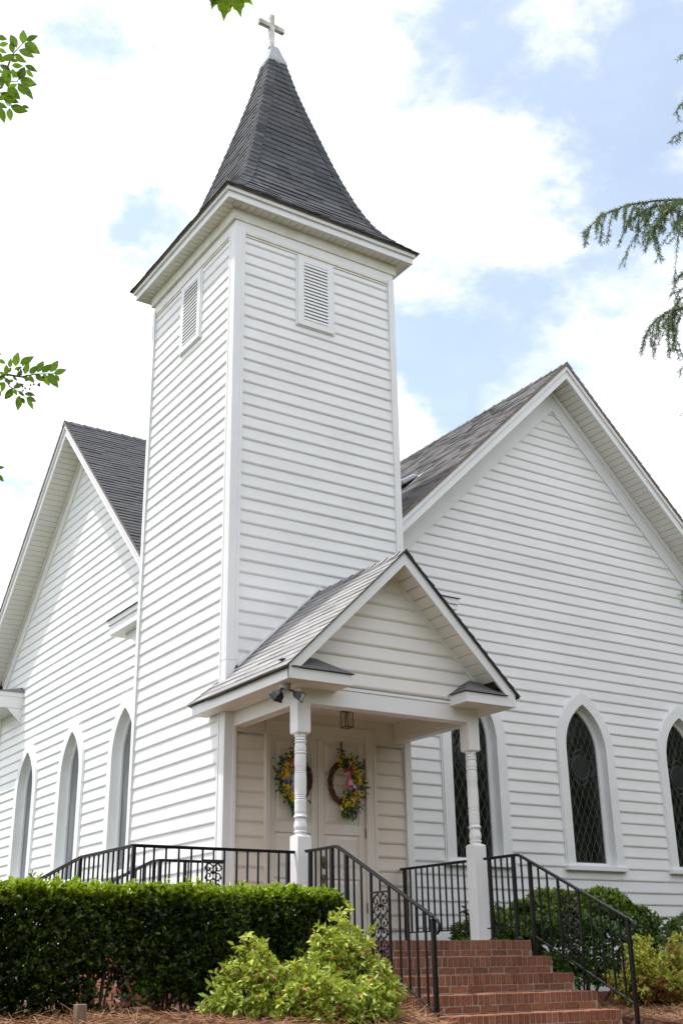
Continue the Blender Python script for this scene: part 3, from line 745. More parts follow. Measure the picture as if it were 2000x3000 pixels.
# flashing where the porch roof meets the tower
MB().wprism('y', 0, [(.10, hz + .10 * SL + .03), (PC, PZ + .06), (PC, PZ + .10), (.10, hz + .10 * SL + .075)], .02, .05).build('flashing', M['trim'], CH)
# posts
def porch_post(cx, cy):
    mb = MB(); w = .097
    def blk(z0, z1, c0, c1):
        for sgn, zz, c in ((0, z0, c0), (1, z1, c1)): pass
        c = .022
        lv = [(w - c if c0 else w, z0), (w, z0 + (c if c0 else 0)), (w, z1 - (c if c1 else 0)), (w - c if c1 else w, z1)]
        mb.add([(cx + h * x, cy + h * y, z) for h, z in lv for x, y in c4], [(i * 4 + k, i * 4 + (k + 1) % 4, (i + 1) * 4 + (k + 1) % 4, (i + 1) * 4 + k) for i in range(3) for k in range(4)] + [(3, 2, 1, 0), (12, 13, 14, 15)])
    blk(-8.50, -8.10, True, False); blk(FLOOR, -9.745, False, True)
    T = [(.070, -8.49), (.070, -8.53), (.060, -8.54), (.070, -8.553), (.073, -8.565), (.062, -8.578), (.072, -8.592), (.074, -8.60), (.062, -8.613), (.066, -8.63), (.071, -8.66), (.071, -8.705), (.064, -8.715),
         (.074, -8.728), (.074, -8.74), (.064, -8.752), (.068, -8.77), (.071, -8.82), (.070, -8.905), (.063, -8.915), (.072, -8.925), (.064, -8.938), (.073, -8.95), (.064, -8.962), (.072, -8.975), (.068, -8.99),
         (.072, -9.05), (.071, -9.255), (.063, -9.265), (.072, -9.276), (.064, -9.288), (.073, -9.30), (.064, -9.312), (.072, -9.325), (.070, -9.37), (.071, -9.46), (.066, -9.49), (.073, -9.505), (.082, -9.515), (.082, -9.53), (.066, -9.545),
         (.067, -9.57), (.076, -9.61), (.080, -9.645), (.074, -9.675), (.066, -9.69), (.080, -9.70), (.080, -9.712), (.070, -9.722), (.070, -9.75)]
    mb.lathe((cx, cy), [(r * 1.06, z) for r, z in T][::-1], 24)
    return bevel(mb.build('porch_post', M['trim'], CH), .003)
porch_post(.165, PW + .095); porch_post(2.95, PW + .095)
# half posts / wall trim at the door wall
MB().wbox('y', 0, .155, TW - .126, -8.16, -7.80, .0, .028).build('header_board', M['door'], CH)
# doors
cas = MB(); cas.wbox('y', 0, XD0, .70, -10.98, -7.955, -.05, .05).wbox('y', 0, 2.34, XD1, -10.98, -7.955, -.05, .05).wbox('y', 0, .70, 2.34, -8.075, -7.955, -.05, .05)
cas.wbox('y', 0, XD0 + .0, .645, -10.98, -7.956, .05, .062).wbox('y', 0, 2.47, XD1, -10.98, -7.956, .05, .062).wbox('y', 0, .645, 2.47, -7.985, -7.956, .05, .062)
bevel(cas.build('door_frame', M['door'], CH), .004)
MB().wbox('y', 0, .70, 2.34, -10.98, -8.075, -.10, -.06).build('door_backing', M['dark'], CH)
def door(x0, x1, hinge):
    st = .105; zt, zb = -8.087, -10.93
    rows = [(-8.19, -8.66), (-8.79, -9.37), (-9.50, -9.98), (-10.11, -10.80)]
    mb = MB(); mb.wbox('y', 0, x0, x0 + st, zb, zt, -.05, .0).wbox('y', 0, x1 - st, x1, zb, zt, -.05, .0)
    zs = [zt] + [z for r in rows for z in r] + [zb]
    for k in range(0, len(zs), 2): mb.wbox('y', 0, x0 + st, x1 - st, zs[k + 1], zs[k], -.05, 0)
    d = bevel(mb.build('door', M['door'], CH), .004)
    for zt_, zb_ in rows:
        p = MB(); p.wbox('y', 0, x0 + st, x1 - st, zb_, zt_, -.05, -.022)
        a0, a1, i = x0 + st + .02, x1 - st - .02, .045
        o = MB(); A = [wp('y', 0, *q, -.022) for q in ((a0, zb_ + .02), (a1, zb_ + .02), (a1, zt_ - .02), (a0, zt_ - .02))]
        B = [wp('y', 0, *q, -.004) for q in ((a0 + i, zb_ + .02 + i), (a1 - i, zb_ + .02 + i), (a1 - i, zt_ - .02 - i), (a0 + i, zt_ - .02 - i))]
        p.hexa(A, B); p.build('door_panel', M['door'], d)
    hb = MB()
    for z in (-8.45, -9.46, -10.5): hb.tube([wp('y', 0, hinge, z - .07, .008), wp('y', 0, hinge, z + .07, .008)], .010, 6)
    hb.build('hinge', M['bronze'], d)
    return d
door(.704, 1.512, .706); dr = door(1.522, 2.336, 2.334)
h = MB(); hxx = 1.60
h.tube([(hxx, -.004, -9.80), (hxx, -.012, -9.83), (hxx, -.014, -9.88), (hxx, -.012, -9.93), (hxx, -.01, -9.98)], [.006, .022, .034, .026, .008], 10)
h.tube([(hxx, -.004, -10.05), (hxx, -.012, -10.09), (hxx, -.012, -10.15), (hxx, -.008, -10.22)], [.008, .024, .018, .004], 10)
h.tube([(hxx, -.02, -9.95), (hxx + .01, -.06, -9.99), (hxx + .01, -.062, -10.05), (hxx, -.02, -10.10)], .008, 8); h.tube([(hxx + .012, -.01, -9.87), (hxx + .03, -.045, -9.87)], .02, 10)
h.build('handle', M['bronze'], dr, smooth=True)

# ---------------------------------------------------------------- brick steps, landing and ramp
ST = empty('brick_steps', (1.5, -3.5, -ZO), 'red brick entrance steps with upright edge bricks between black iron handrails', 'steps')
RIS, RUN, Y1 = .194, .361, -2.655
SX0, SX1 = .02, 3.035
base_rl = None; base_st = None
def bmesh_brick(dx, dy, dz, nm):
    mb = MB().box(0, dx, 0, dy, 0, dz); me_o = mb.v
    V = (np.array(mb.v)) * S
    me = bpy.data.meshes.new(nm); me.from_pydata(V.tolist(), [], mb.f); me.materials.append(M['brick']); return me
rl = bmesh_brick(.0672, .26, .105, 'rowlock_brick'); sb_ = bmesh_brick(.236, .11, .066, 'stretcher_brick'); hb_ = bmesh_brick(.113, .11, .066, 'half_brick')
mort = MB()
def put(me, x, y, z):
    o = bpy.data.objects.new('brick', me); col.objects.link(o); o.parent = ST
    o.location = Vector(((x - 1.5) * S, (y + 3.5) * S, (z + ZO) * S)); o.rotation_euler = (random.uniform(-.006, .006), random.uniform(-.006, .006), random.uniform(-.012, .012))
    m = o.modifiers.new('bevel', 'BEVEL'); m.width = .004; m.segments = 1
    return o
for k in range(6):
    zt = FLOOR - .003 - k * RIS; yn = Y1 - k * RUN
    mort.box(SX0 + .01, SX1 - .01, yn + .0085, yn + RUN + .03, zt - RIS + .002, zt - .008)
    x = SX0
    while x < SX1 - .05:
        put(rl, x, yn + random.uniform(-.004, .004), zt - .105 + random.uniform(-.003, .003)); x += .0813
    x = SX0; first = (k % 2 == 0)
    while x < SX1 - .03:
        if first: put(hb_, x, yn + .004 + random.uniform(-.003, .003), zt - .105 - .011 - .066); x += .125; first = False; continue
        if x + .236 > SX1 + .01:
            if x + .113 < SX1 + .02: put(hb_, x, yn + .004, zt - .105 - .011 - .066)
            break
        put(sb_, x, yn + .004 + random.uniform(-.003, .003), zt - .105 - .011 - .066); x += .248
mort.box(-2.16, 3.2, -1.86, -.04, -12.0, FLOOR - .02); mort.box(SX0, SX1, Y1 + .02, -1.86, -12.0, FLOOR - .02)
mort.build('mortar_bed', M['mortar'], ST)
# landing floor and walls in brick (mostly behind the hedge): joined
LD = empty('brick_landing', (-1, -1, -ZO), 'red brick landing behind the clipped hedge, carrying the iron railing and ramp', 'landing')
br = MB()
z = -11.95; row = 0
while z < FLOOR - .06:
    x = -2.17 + (.124 if row % 2 else 0)
    while x < .0:
        br.box(x, x + .236, -1.885, -1.80, z, z + .066, random.random()); x += .248
    y = -1.8 + (.124 if row % 2 else 0)
    while y < -.2: br.box(-2.185, -2.10, y, y + .236, z, z + .066, random.random()); y += .248
    z += .077; row += 1
br.box(-2.18, .0, -1.88, -.1, FLOOR - .06, FLOOR, .5)
br.build('brick_wall_face', M['brick_mass'], LD, tone=True, kind='stuff')
MB().box(-2.15, -.05, -1.86, -.05, -12.0, FLOOR - .065).build('landing_core', M['mortar'], LD)
MB().hexa([(-2.12, -.15, -12.1), (-.95, -.15, -12.1), (-.95, 6.5, -12.1), (-2.12, 6.5, -12.1)], [(-2.12, -.15, FLOOR), (-.95, -.15, FLOOR), (-.95, 6.5, FLOOR - .78), (-2.12, 6.5, FLOOR - .78)]).build('ramp', M['mortar'], LD)
MB().wbox('y', YR, TW + .05, 12.4, -12.2, -11.72, -.2, .02).build('foundation', M['brick_mass'], CH, tone=True)
MB().wbox('x', XL, 3.2, 12.58, -12.2, -11.72, -.2, .02).build('foundation', M['brick_mass'], CH, tone=True)
MB().box(-.02, .06, .02, TD, -12.2, -11.72).build('foundation', M['brick_mass'], CH, tone=True)

# ---------------------------------------------------------------- iron railings
def spiral(c, u, w, r, turns, a0, n=16, grow=1):
    out = []
    for k in range(n + 1):
        t = k / n; a = a0 + grow * turns * 2 * math.pi * t; rr = r * (1 - .82 * t)
        out.append(tuple(c[i] + u[i] * rr * math.cos(a) + w[i] * rr * math.sin(a) for i in range(3)))
    return out
def scroll_casting(parent, c, u, wd, z0, z1, mirrored=True):
    """cast panel of C-scrolls, stalk and leaf blobs between z0 and z1; c = centre (x, y), u = direction along the rail"""
    mb = MB(); U = (u[0], u[1], 0); Wz = (0, 0, 1)
    hh = (z1 - z0); n = max(1, round(hh / .22)); st = hh / n
    mb.tube([(c[0], c[1], z0), (c[0], c[1], z1)], .006, 6)
    for k in range(n):
        zc = z0 + st * (k + .5)
        for sg in (-1, 1):
            uu = (U[0] * sg, U[1] * sg, 0); q = wd * .5
            cc = (c[0] + uu[0] * q * .50, c[1] + uu[1] * q * .50, zc + st * .20)
            mb.tube(spiral(cc, uu, Wz, q * .50, 1.15, math.pi * 1.05, 16, -1), [.0085] * 12 + [.011] * 5, 5)
            cc = (c[0] + uu[0] * q * .45, c[1] + uu[1] * q * .45, zc - st * .18)
            mb.tube(spiral(cc, uu, Wz, q * .46, 1.1, -math.pi * .9, 16, 1), [.0085] * 12 + [.011] * 5, 5)
            for dz, du, r in ((.05, .85, .014), (-.06, .82, .013), (.11, .30, .016), (-.10, .25, .015), (.0, .22, .014), (.08, .62, .011), (-.09, .58, .011)):
                p = (c[0] + uu[0] * q * du, c[1] + uu[1] * q * du, zc + dz * st / .22)
                mb.tube([(p[0], p[1], p[2] - r * 1.6), p, (p[0], p[1], p[2] + r * 1.6)], [.002, r, .002], 5)
        mb.tube([(c[0], c[1], zc - .035), (c[0], c[1], zc), (c[0], c[1], zc + .04)], [.004, .024, .003], 7)
    mb.build('scroll_casting', M['iron'], parent, smooth=True)
def bar(p, q, w, h=None):
    """rectangular bar between two points, upright section"""
    h = h or w; p, q = Vector(p), Vector(q); d = (q - p).normalized()
    x = Vector((0, 0, 1)).cross(d)
    x = Vector((1, 0, 0)) if x.length < 1e-4 else x.normalized()
    y = d.cross(x).normalized() if abs(d.z) < .99 else Vector((0, 1, 0))
    A = [p + x * sx * w / 2 + y * sy * h / 2 for sx, sy in ((-1, -1), (1, -1), (1, 1), (-1, 1))]
    B = [v + (q - p) for v in A]
    return A, B
PICK = {}
def upright(parent, name, x, y, z0, z1, w):
    MB().box(x - w / 2, x + w / 2, y - w / 2, y + w / 2, z0, z1).build(name, M['iron'], parent)
def rail_piece(parent, pts, name='top_rail', w=.052, h=.018):
    mb = MB()
    for p, q in zip(pts, pts[1:]):
        mb.hexa(*bar(p, q, w, h)); p2 = (p[0], p[1], p[2] - h * .9); q2 = (q[0], q[1], q[2] - h * .9)
        if name == 'top_rail': mb.hexa(*bar(p2, q2, w * .6, h))
    return bevel(mb.build(name, M['iron'], parent), .004)
RZ = -9.945
def stair_rail(x, label, ylead):
    R = empty('stair_railing', (x, -3.2, -ZO), label, 'handrail', 'iron stair handrails')
    y0, yk, ye = ylead, -2.66, -4.44; sl = .482
    zt = lambda y: RZ if y > yk else RZ - sl * (yk - y)
    pts = [(x, y0 - .02, RZ), (x, yk + .04, RZ), (x, yk - .03, zt(yk - .06)), (x, ye, zt(ye))]
    rail_piece(R, pts)
    e = zt(ye)
    MB().tube([(x, ye, e), (x, ye - .05, e - .03), (x, ye - .085, e - .08), (x, ye - .08, e - .135), (x, ye - .045, e - .165), (x, ye - .02, e - .155)], [.018, .018, .017, .016, .013, .009], 8).build('rail_scroll', M['iron'], R, smooth=True)
    zb = lambda y: -10.845 - sl * (-2.62 - y)
    rail_piece(R, [(x, -2.82, zb(-2.82)), (x, ye, zb(ye))], 'bottom_rail', .03, .018)
    rail_piece(R, [(x, y0 - .02, -10.83), (x, -2.55, -10.83)], 'bottom_rail', .03, .018)
    for y, zz in ((y0 - .12, FLOOR), (-2.52, FLOOR)):
        upright(R, 'post', x, y, zz, RZ - .02, .042); MB().lathe((x, y), [(.055, zz), (.055, zz + .018), (.03, zz + .04)], 10).build('base_flange', M['iron'], R)
    upright(R, 'post', x, -2.83, -11.18, zt(-2.83) - .02, .042)
    upright(R, 'post', x, ye + .02, -12.05, zt(ye) - .02, .040)
    for y in [y0 - .12 - (y0 - .12 + 2.52) * k / 4 for k in (1, 2, 3)]: upright(R, 'picket', x, y, -10.82, RZ - .02, .019)
    upright(R, 'picket', x, -2.67, -10.86, zt(-2.67) - .02, .019)
    for y in (-2.98, -3.13, -3.84, -3.99, -4.14, -4.29): upright(R, 'picket', x, y, zb(y), zt(y) - .02, .019)
    pa, pb = -3.32, -3.66; ztop, zbot = -10.50, zb(pb) + .03
    for y in (pa, pb): upright(R, 'picket', x, y, zb(y), zt(y) - .02, .026)
    upright(R, 'picket', x, (pa + pb) / 2, ztop, zt((pa + pb) / 2) - .02, .016)
    mb = MB(); mb.box(x - .011, x + .011, pb, pa, ztop - .02, ztop); mb.build('panel_bar', M['iron'], R)
    scroll_casting(R, (x, (pa + pb) / 2), (0, 1), pa - pb - .03, zb(pb) + .12, ztop - .03)
    return R
stair_rail(.13, 'black iron handrail on the near side of the brick steps, beside the yellow-green bush', -1.92)
stair_rail(2.93, 'black iron handrail on the far side of the brick steps, before the rounded shrub', -1.92)
# porch side railing on the right
R = empty('porch_railing', (2.93, -.9, -ZO), 'short level black iron railing between the far porch post and the church wall', 'railing')
rail_piece(R, [(2.93, -.03, RZ), (2.93, PW + .19, RZ)]); rail_piece(R, [(2.93, -.10, -10.83), (2.93, PW + .21, -10.83)], 'bottom_rail', .03, .018)
upright(R, 'post', 2.93, -.12, FLOOR, RZ - .02, .042); upright(R, 'post', 2.93, PW + .22, FLOOR, RZ - .02, .042)
for k in range(1, 11): upright(R, 'picket', 2.93, -.12 + (PW + .22 + .12) * k / 11, -10.82, RZ - .02, .019)
# landing railing, front and left side
R = empty('landing_railing', (-1.0, -1.78, -ZO), 'long black iron railing above the hedge, from the near porch post round the landing corner', 'railing')
fy, fx = -1.78, -2.05
rail_piece(R, [(.06, fy, RZ), (fx, fy, RZ)]); rail_piece(R, [(.03, fy, -10.83), (fx, fy, -10.83)], 'bottom_rail', .03, .018)
rail_piece(R, [(fx, fy, RZ), (fx, -.2, RZ), (fx, .1, RZ - .03), (fx, 6.0, RZ - .72)])
rail_piece(R, [(fx, fy, -10.83), (fx, -.2, -10.83), (fx, 6.0, -10.83 - .70)], 'bottom_rail', .03, .018)
for x in (.0 - .03, fx): upright(R, 'post', x, fy, FLOOR, RZ - .02, .042)
pk = [-.16, -.30, -.445, -.59, -.735]
for x in pk + [-1.33, -1.49, -1.65, -1.80, -1.92]: upright(R, 'picket', x, fy, -10.82, RZ - .02, .019)
for x in (-.90, -1.185): upright(R, 'picket', x, fy, -10.82, RZ - .02, .019)
upright(R, 'picket', -1.042, fy, RZ - .13, RZ - .02, .016)
MB().box(-1.185, -.90, fy - .011, fy + .011, RZ - .15, RZ - .13).build('panel_bar', M['iron'], R)
scroll_casting(R, (-1.042, fy), (1, 0), .25, -10.78, RZ - .16)
y = fy + .14; 
while y < 5.9:
    zt = RZ if y < -.2 else RZ - .72 * (y + .2) / 6.2
    post = abs(y + .2) < .08
    upright(R, 'post' if post else 'picket', fx, y, zt - .9 if not post else FLOOR, zt - .02, .042 if post else .019); y += .15
# inner ramp railing
R = empty('ramp_railing', (-.97, -.2, -ZO), 'black iron railing behind the landing rail, running to the tower corner and down the ramp', 'railing')
ix, iy = -.975, -.14
rail_piece(R, [(-.04, iy, RZ), (ix, iy, RZ)]); rail_piece(R, [(ix, iy, RZ), (ix, .1, RZ), (ix, 6.0, RZ - .72)])
rail_piece(R, [(-.04, iy, -10.83), (ix, iy, -10.83), (ix, 6.0, -11.5)], 'bottom_rail', .03, .018)
upright(R, 'post', ix, iy, FLOOR, RZ - .02, .042); upright(R, 'post', -.62, iy, FLOOR, RZ - .02, .036)
for k in range(1, 7): upright(R, 'picket', ix + .135 * k, iy, -10.82, RZ - .02, .019)
y = iy + .15
while y < 5.9: upright(R, 'picket', ix, y, RZ - .9 - .72 * max(0, y) / 6, RZ - .02 - .72 * max(0, y - .1) / 5.9, .019); y += .15

# ---------------------------------------------------------------- lantern, floodlight
ly, lx = -.82, 1.50
LN = empty('porch_lantern', (lx, ly, -7.82), 'small square bronze lantern with clear panes hanging under the porch ceiling', 'lantern')
w = .064; zt, zb = -7.895, -8.125
fr = MB()
for sx in (-1, 1):
    for sy in (-1, 1): fr.hexa(*bar((lx + sx * w, ly + sy * w, zb), (lx + sx * w, ly + sy * w, zt), .009))
for z in (zb, zt):
    for sx in (-1, 1): fr.box(lx + sx * w - .005, lx + sx * w + .005, ly - w, ly + w, z - .005, z + .005); fr.box(lx - w, lx + w, ly + sx * w - .005, ly + sx * w + .005, z - .005, z + .005)
fr.build('lantern_frame', M['bronze'], LN)
MB().add([(lx - .07, ly - .07, zt), (lx + .07, ly - .07, zt), (lx + .07, ly + .07, zt), (lx - .07, ly + .07, zt), (lx, ly, zt + .045)], [(3, 2, 1, 0), (0, 1, 4), (1, 2, 4), (2, 3, 4), (3, 0, 4)]).build('lantern_roof', M['bronze'], LN)
MB().tube([(lx, ly, zt + .03), (lx, ly, -7.806)], .008, 8).build('stem', M['bronze'], LN)
MB().lathe((lx, ly), [(.02, zt - .14), (.03, zt - .11), (.026, zt - .06), (.012, zt - .04), (.012, zt)], 12).build('bulb', M['bulb'], LN, smooth=True)
for sx in (-1, 1):
    MB().box(lx + sx * w - .0015, lx + sx * w + .0015, ly - w + .006, ly + w - .006, zb + .006, zt - .006).build('pane', M['clear'], LN)
    MB().box(lx - w + .006, lx + w - .006, ly + sx * w - .0015, ly + sx * w + .0015, zb + .006, zt - .006).build('pane', M['clear'], LN)
fx0, fy0 = -.165, -1.93
FL = empty('floodlight', (fx0, fy0, -7.90), 'twin black floodlight on a grey round mount under the near porch eave corner', 'floodlight')
MB().lathe((fx0, fy0), [(.05, -8.0), (.066, -7.985), (.070, -7.95), (.074, -7.935), (.074, -7.913)], 16).build('mount', M['greyplate'], FL, smooth=False)
def head(c, aim, j):
    aim = Vector(aim).normalized(); c = Vector(c)
    MB().tube([(fx0 + j[0], fy0 + j[1], -7.985), tuple(c - aim * .07 + Vector((0, 0, .03))), tuple(c - aim * .03)], [.014, .017, .02], 8).build('arm', M['blackplastic'], FL)
    x = aim.cross(Vector((0, 0, 1))).normalized(); y = x.cross(aim).normalized()
    def r(a, b, d): return [c + aim * d + x * sx * a + y * sy * b for sx, sy in ((-1, -1), (1, -1), (1, 1), (-1, 1))]
    rings = [r(.030, .022, -.06), r(.062, .046, -.02), r(.070, .052, .04), r(.084, .062, .045), r(.084, .062, .062)]
    V = [p for q in rings for p in q]; F = [(i * 4 + k, i * 4 + (k + 1) % 4, (i + 1) * 4 + (k + 1) % 4, (i + 1) * 4 + k) for i in range(4) for k in range(4)] + [(3, 2, 1, 0)]
    hd = MB().add(V, F).build('lamp_head', M['blackplastic'], FL)
    a = r(.072, .050, .058); b = r(.072, .050, .060)
    MB().hexa(a, b).build('lens', M['bulb'], hd)
    MB().hexa(*[[c + aim * d + y * (.056) + x * sx * .02 + aim * q * .04 for sx, q in ((-1, -1), (1, -1), (1, 1), (-1, 1))] for d in (.0, .004)]).build('reflector_slot', M['bulb'], hd)
head((-.31, -2.0, -8.085), (-.25, .65, -.62), (-.03, -.02)); head((-.05, -2.06, -8.075), (.62, -.62, -.40), (.03, -.03))

# ---------------------------------------------------------------- foliage helpers
def norm(a): return a / np.maximum(np.linalg.norm(a, axis=1, keepdims=True), 1e-9)
LT = {  # leaf templates: (across, along, up), faces
 'leaf': (np.array([(0, 0, 0), (-.5, .38, .10), (.5, .38, .10), (0, .45, 0), (-.36, .74, .06), (.36, .74, .06), (0, 1, -.10)]), [(0, 3, 1), (0, 2, 3), (1, 3, 6, 4), (3, 2, 5, 6)]),
 'needle': (np.array([(-.5, 0, 0), (.5, 0, 0), (.35, 1, 0), (-.35, 1, 0)]), [(0, 1, 2, 3)]),
}
def leaf_mesh(name, pos, d, nrm, size, ratio, mt, parent, tone, kind='stuff', tpl='leaf'):
    T, TF = LT[tpl]; n = len(pos); k = len(T)
    d = norm(d); x = norm(np.cross(d, nrm)); z = np.cross(x, d)
    size = np.asarray(size)[:, None, None]
    V = pos[:, None, :] + (x[:, None, :] * T[None, :, 0:1] * ratio + d[:, None, :] * T[None, :, 1:2] + z[:, None, :] * T[None, :, 2:3]) * size
    V = V.reshape(-1, 3)
    off = np.arange(n) * k
    loops = []; sizes = []
    lp = []
    for f in TF: lp += list(f); sizes.append(len(f))
    lp = np.array(lp); loops = (off[:, None] + lp[None, :]).ravel(); sizes = np.tile(sizes, n)
    starts = np.concatenate([[0], np.cumsum(sizes)[:-1]])
    me = bpy.data.meshes.new(name)
    o0 = ORG[parent.name] if parent is not None else (0, 0, -ZO)
    me.vertices.add(len(V)); me.vertices.foreach_set('co', ((V - np.array(o0)) * S).astype(np.float32).ravel())
    me.loops.add(len(loops)); me.loops.foreach_set('vertex_index', loops.astype(np.int32))
    me.polygons.add(len(sizes)); me.polygons.foreach_set('loop_start', starts.astype(np.int32)); me.polygons.foreach_set('loop_total', sizes.astype(np.int32))
    me.update(calc_edges=True)
    me.materials.append(mt)
    a = me.attributes.new('tone', 'FLOAT', 'POINT'); a.data.foreach_set('value', np.repeat(np.asarray(tone, dtype=np.float32), k))
    o = bpy.data.objects.new(name, me); col.objects.link(o)
    if parent is not None: o.parent = parent
    else: o.location = W3(o0)
    ORG[o.name] = tuple(o0)
    if kind: o['kind'] = kind
    return o
def rosettes(tips, dirs, n, spread, size, jitter=.25):
    """n leaves round every shoot tip"""
    m = len(tips); P = np.repeat(tips, n, 0); D = np.repeat(norm(dirs), n, 0)
    r = rng.normal(size=(m * n, 3)); r = norm(r - (r * D).sum(1, keepdims=True) * D)
    sp = spread * rng.uniform(.45, 1.25, (m * n, 1))
    d = norm(D * np.cos(sp) + r * np.sin(sp))
    nr = norm(D * np.sin(sp) - r * np.cos(sp) + rng.normal(size=(m * n, 3)) * jitter)
    pos = P - D * rng.uniform(0, .9, (m * n, 1)) * size
    return pos, d, nr, size * rng.uniform(.65, 1.2, m * n)

# ---------------------------------------------------------------- clipped hedge
HX0, HX1, HY0, HY1, HZ0, HZ1 = -6.6, -1.08, -4.62, -3.55, -11.72, -10.575
HG = empty('clipped_hedge', (-3.8, -4.1, -11.62), 'long flat-topped dark green clipped hedge with bright new growth along its top', 'hedge')
def hn(a, b, s=1.0): return np.sin(a * 4.1 * s + 1.3) * np.cos(b * 3.7 * s) + .5 * np.sin(a * 9.3 * s + b * 7.1 * s) + .35 * np.sin(b * 17 * s - a * 13 * s)
def face_pts(n, which):
    u = rng.uniform(0, 1, n); v = rng.uniform(0, 1, n); dep = np.abs(rng.normal(0, .055, n))
    if which == 'front':
        x = HX0 + (HX1 - HX0) * u; z = HZ0 + (HZ1 - HZ0) * v
        bulge = .05 * hn(x, z) + np.where(rng.uniform(0, 1, n) > .97, rng.uniform(.02, .06, n), 0); y = HY0 - bulge + dep + .06 * np.clip((z - HZ1 + .20) / .20, 0, 1) ** 2 * 2.2 + .10 * np.clip((-11.35 - z) / .3, 0, 1)
        P = np.stack([x, y, z], 1); Dr = np.tile([0, -.8, .6], (n, 1))
    elif which == 'top':
        x = HX0 + (HX1 - HX0) * u; y = HY0 + (HY1 - HY0) * v
        z = HZ1 + .022 * hn(x, y, 1.3) + np.where(rng.uniform(0, 1, n) > .955, rng.uniform(.02, .075, n), 0) - dep * .7 - .05 * np.clip((HY0 + .1 - y) / .1, 0, 1) ** 2 - .06 * np.clip((x - HX1 + .1) / .1, 0, 1) ** 2
        P = np.stack([x, y, z], 1); Dr = np.tile([0, -.15, 1.0], (n, 1))
    elif which == 'end':
        y = HY0 + (HY1 - HY0) * u; z = HZ0 + (HZ1 - HZ0) * v; x = HX1 + .03 * hn(y, z) - dep - .05 * np.clip((z - HZ1 + .1) / .1, 0, 1) ** 2
        P = np.stack([x, y, z], 1); Dr = np.tile([.8, -.3, .55], (n, 1))
    elif which == 'back':
        x = HX0 + (HX1 - HX0) * u; z = HZ0 + (HZ1 - HZ0) * v; y = HY1 + .03 * hn(x, z) - dep
        P = np.stack([x, y, z], 1); Dr = np.tile([0, .8, .6], (n, 1))
    else:
        P = np.stack([HX0 + (HX1 - HX0) * u, HY0 + .08 + (HY1 - HY0 - .16) * v, rng.uniform(-11.45, HZ1 - .05, n)], 1); Dr = rng.normal(size=(n, 3)); Dr[:, 2] += .5
    return P, Dr + rng.normal(0, .35, (n, 3))
allP, allD, fac = [], [], []
for wname, n in (('front', 9500), ('top', 6500), ('end', 1500), ('back', 3500), ('in', 5500)):
    P, Dr = face_pts(n, wname); allP.append(P); allD.append(Dr)
P = np.concatenate(allP); Dr = np.concatenate(allD)
# thinning near the ground and the ragged gap in the middle of the hedge
gap = np.exp(-(((P[:, 0] + 3.35) / .22) ** 2 + ((P[:, 2] + 11.36) / .20) ** 2)) + .75 * np.exp(-(((P[:, 0] + 2.75) / .35) ** 2 + ((P[:, 2] + 11.55) / .16) ** 2))
low = np.clip((-11.52 - P[:, 2]) / .25, 0, 1) * .6
keep = rng.uniform(0, 1, len(P)) > np.clip(gap * 1.3 + low, 0, 1)
P, Dr = P[keep], Dr[keep]
pos, d, nr, sz = rosettes(P, Dr, 6, .85, .052)
young = np.clip((pos[:, 2] - (HZ1 - .20)) / .17, 0, 1) ** 1.3
tone = np.clip(rng.uniform(0, .22, len(pos)) * (.5 + .5 * (hn(pos[:, 0], pos[:, 2], .8) > -.2)) + young * rng.uniform(.35, 1.1, len(pos)) + (rng.uniform(0, 1, len(pos)) > .93) * .35, 0, 1)
leaf_mesh('foliage', pos, d, nr, sz, .52, M['holly'], HG, tone)
st = MB()
for k in range(46):
    x = random.uniform(HX0 + .1, HX1 - .1); y = random.uniform(HY0 + .25, HY1 - .25); z = -11.72
    for _ in range(3):
        pts = [(x, y, z)]; dx, dy = random.uniform(-.3, .3), random.uniform(-.3, .3)
        for s_ in range(1, 5): pts.append((x + dx * s_ / 4 + random.uniform(-.03, .03), y + dy * s_ / 4 + random.uniform(-.03, .03), z + s_ * .24))
        st.tube(pts, [.013, .011, .009, .006, .004], 5)
st.build('stems', M['bark'], HG, kind='stuff')

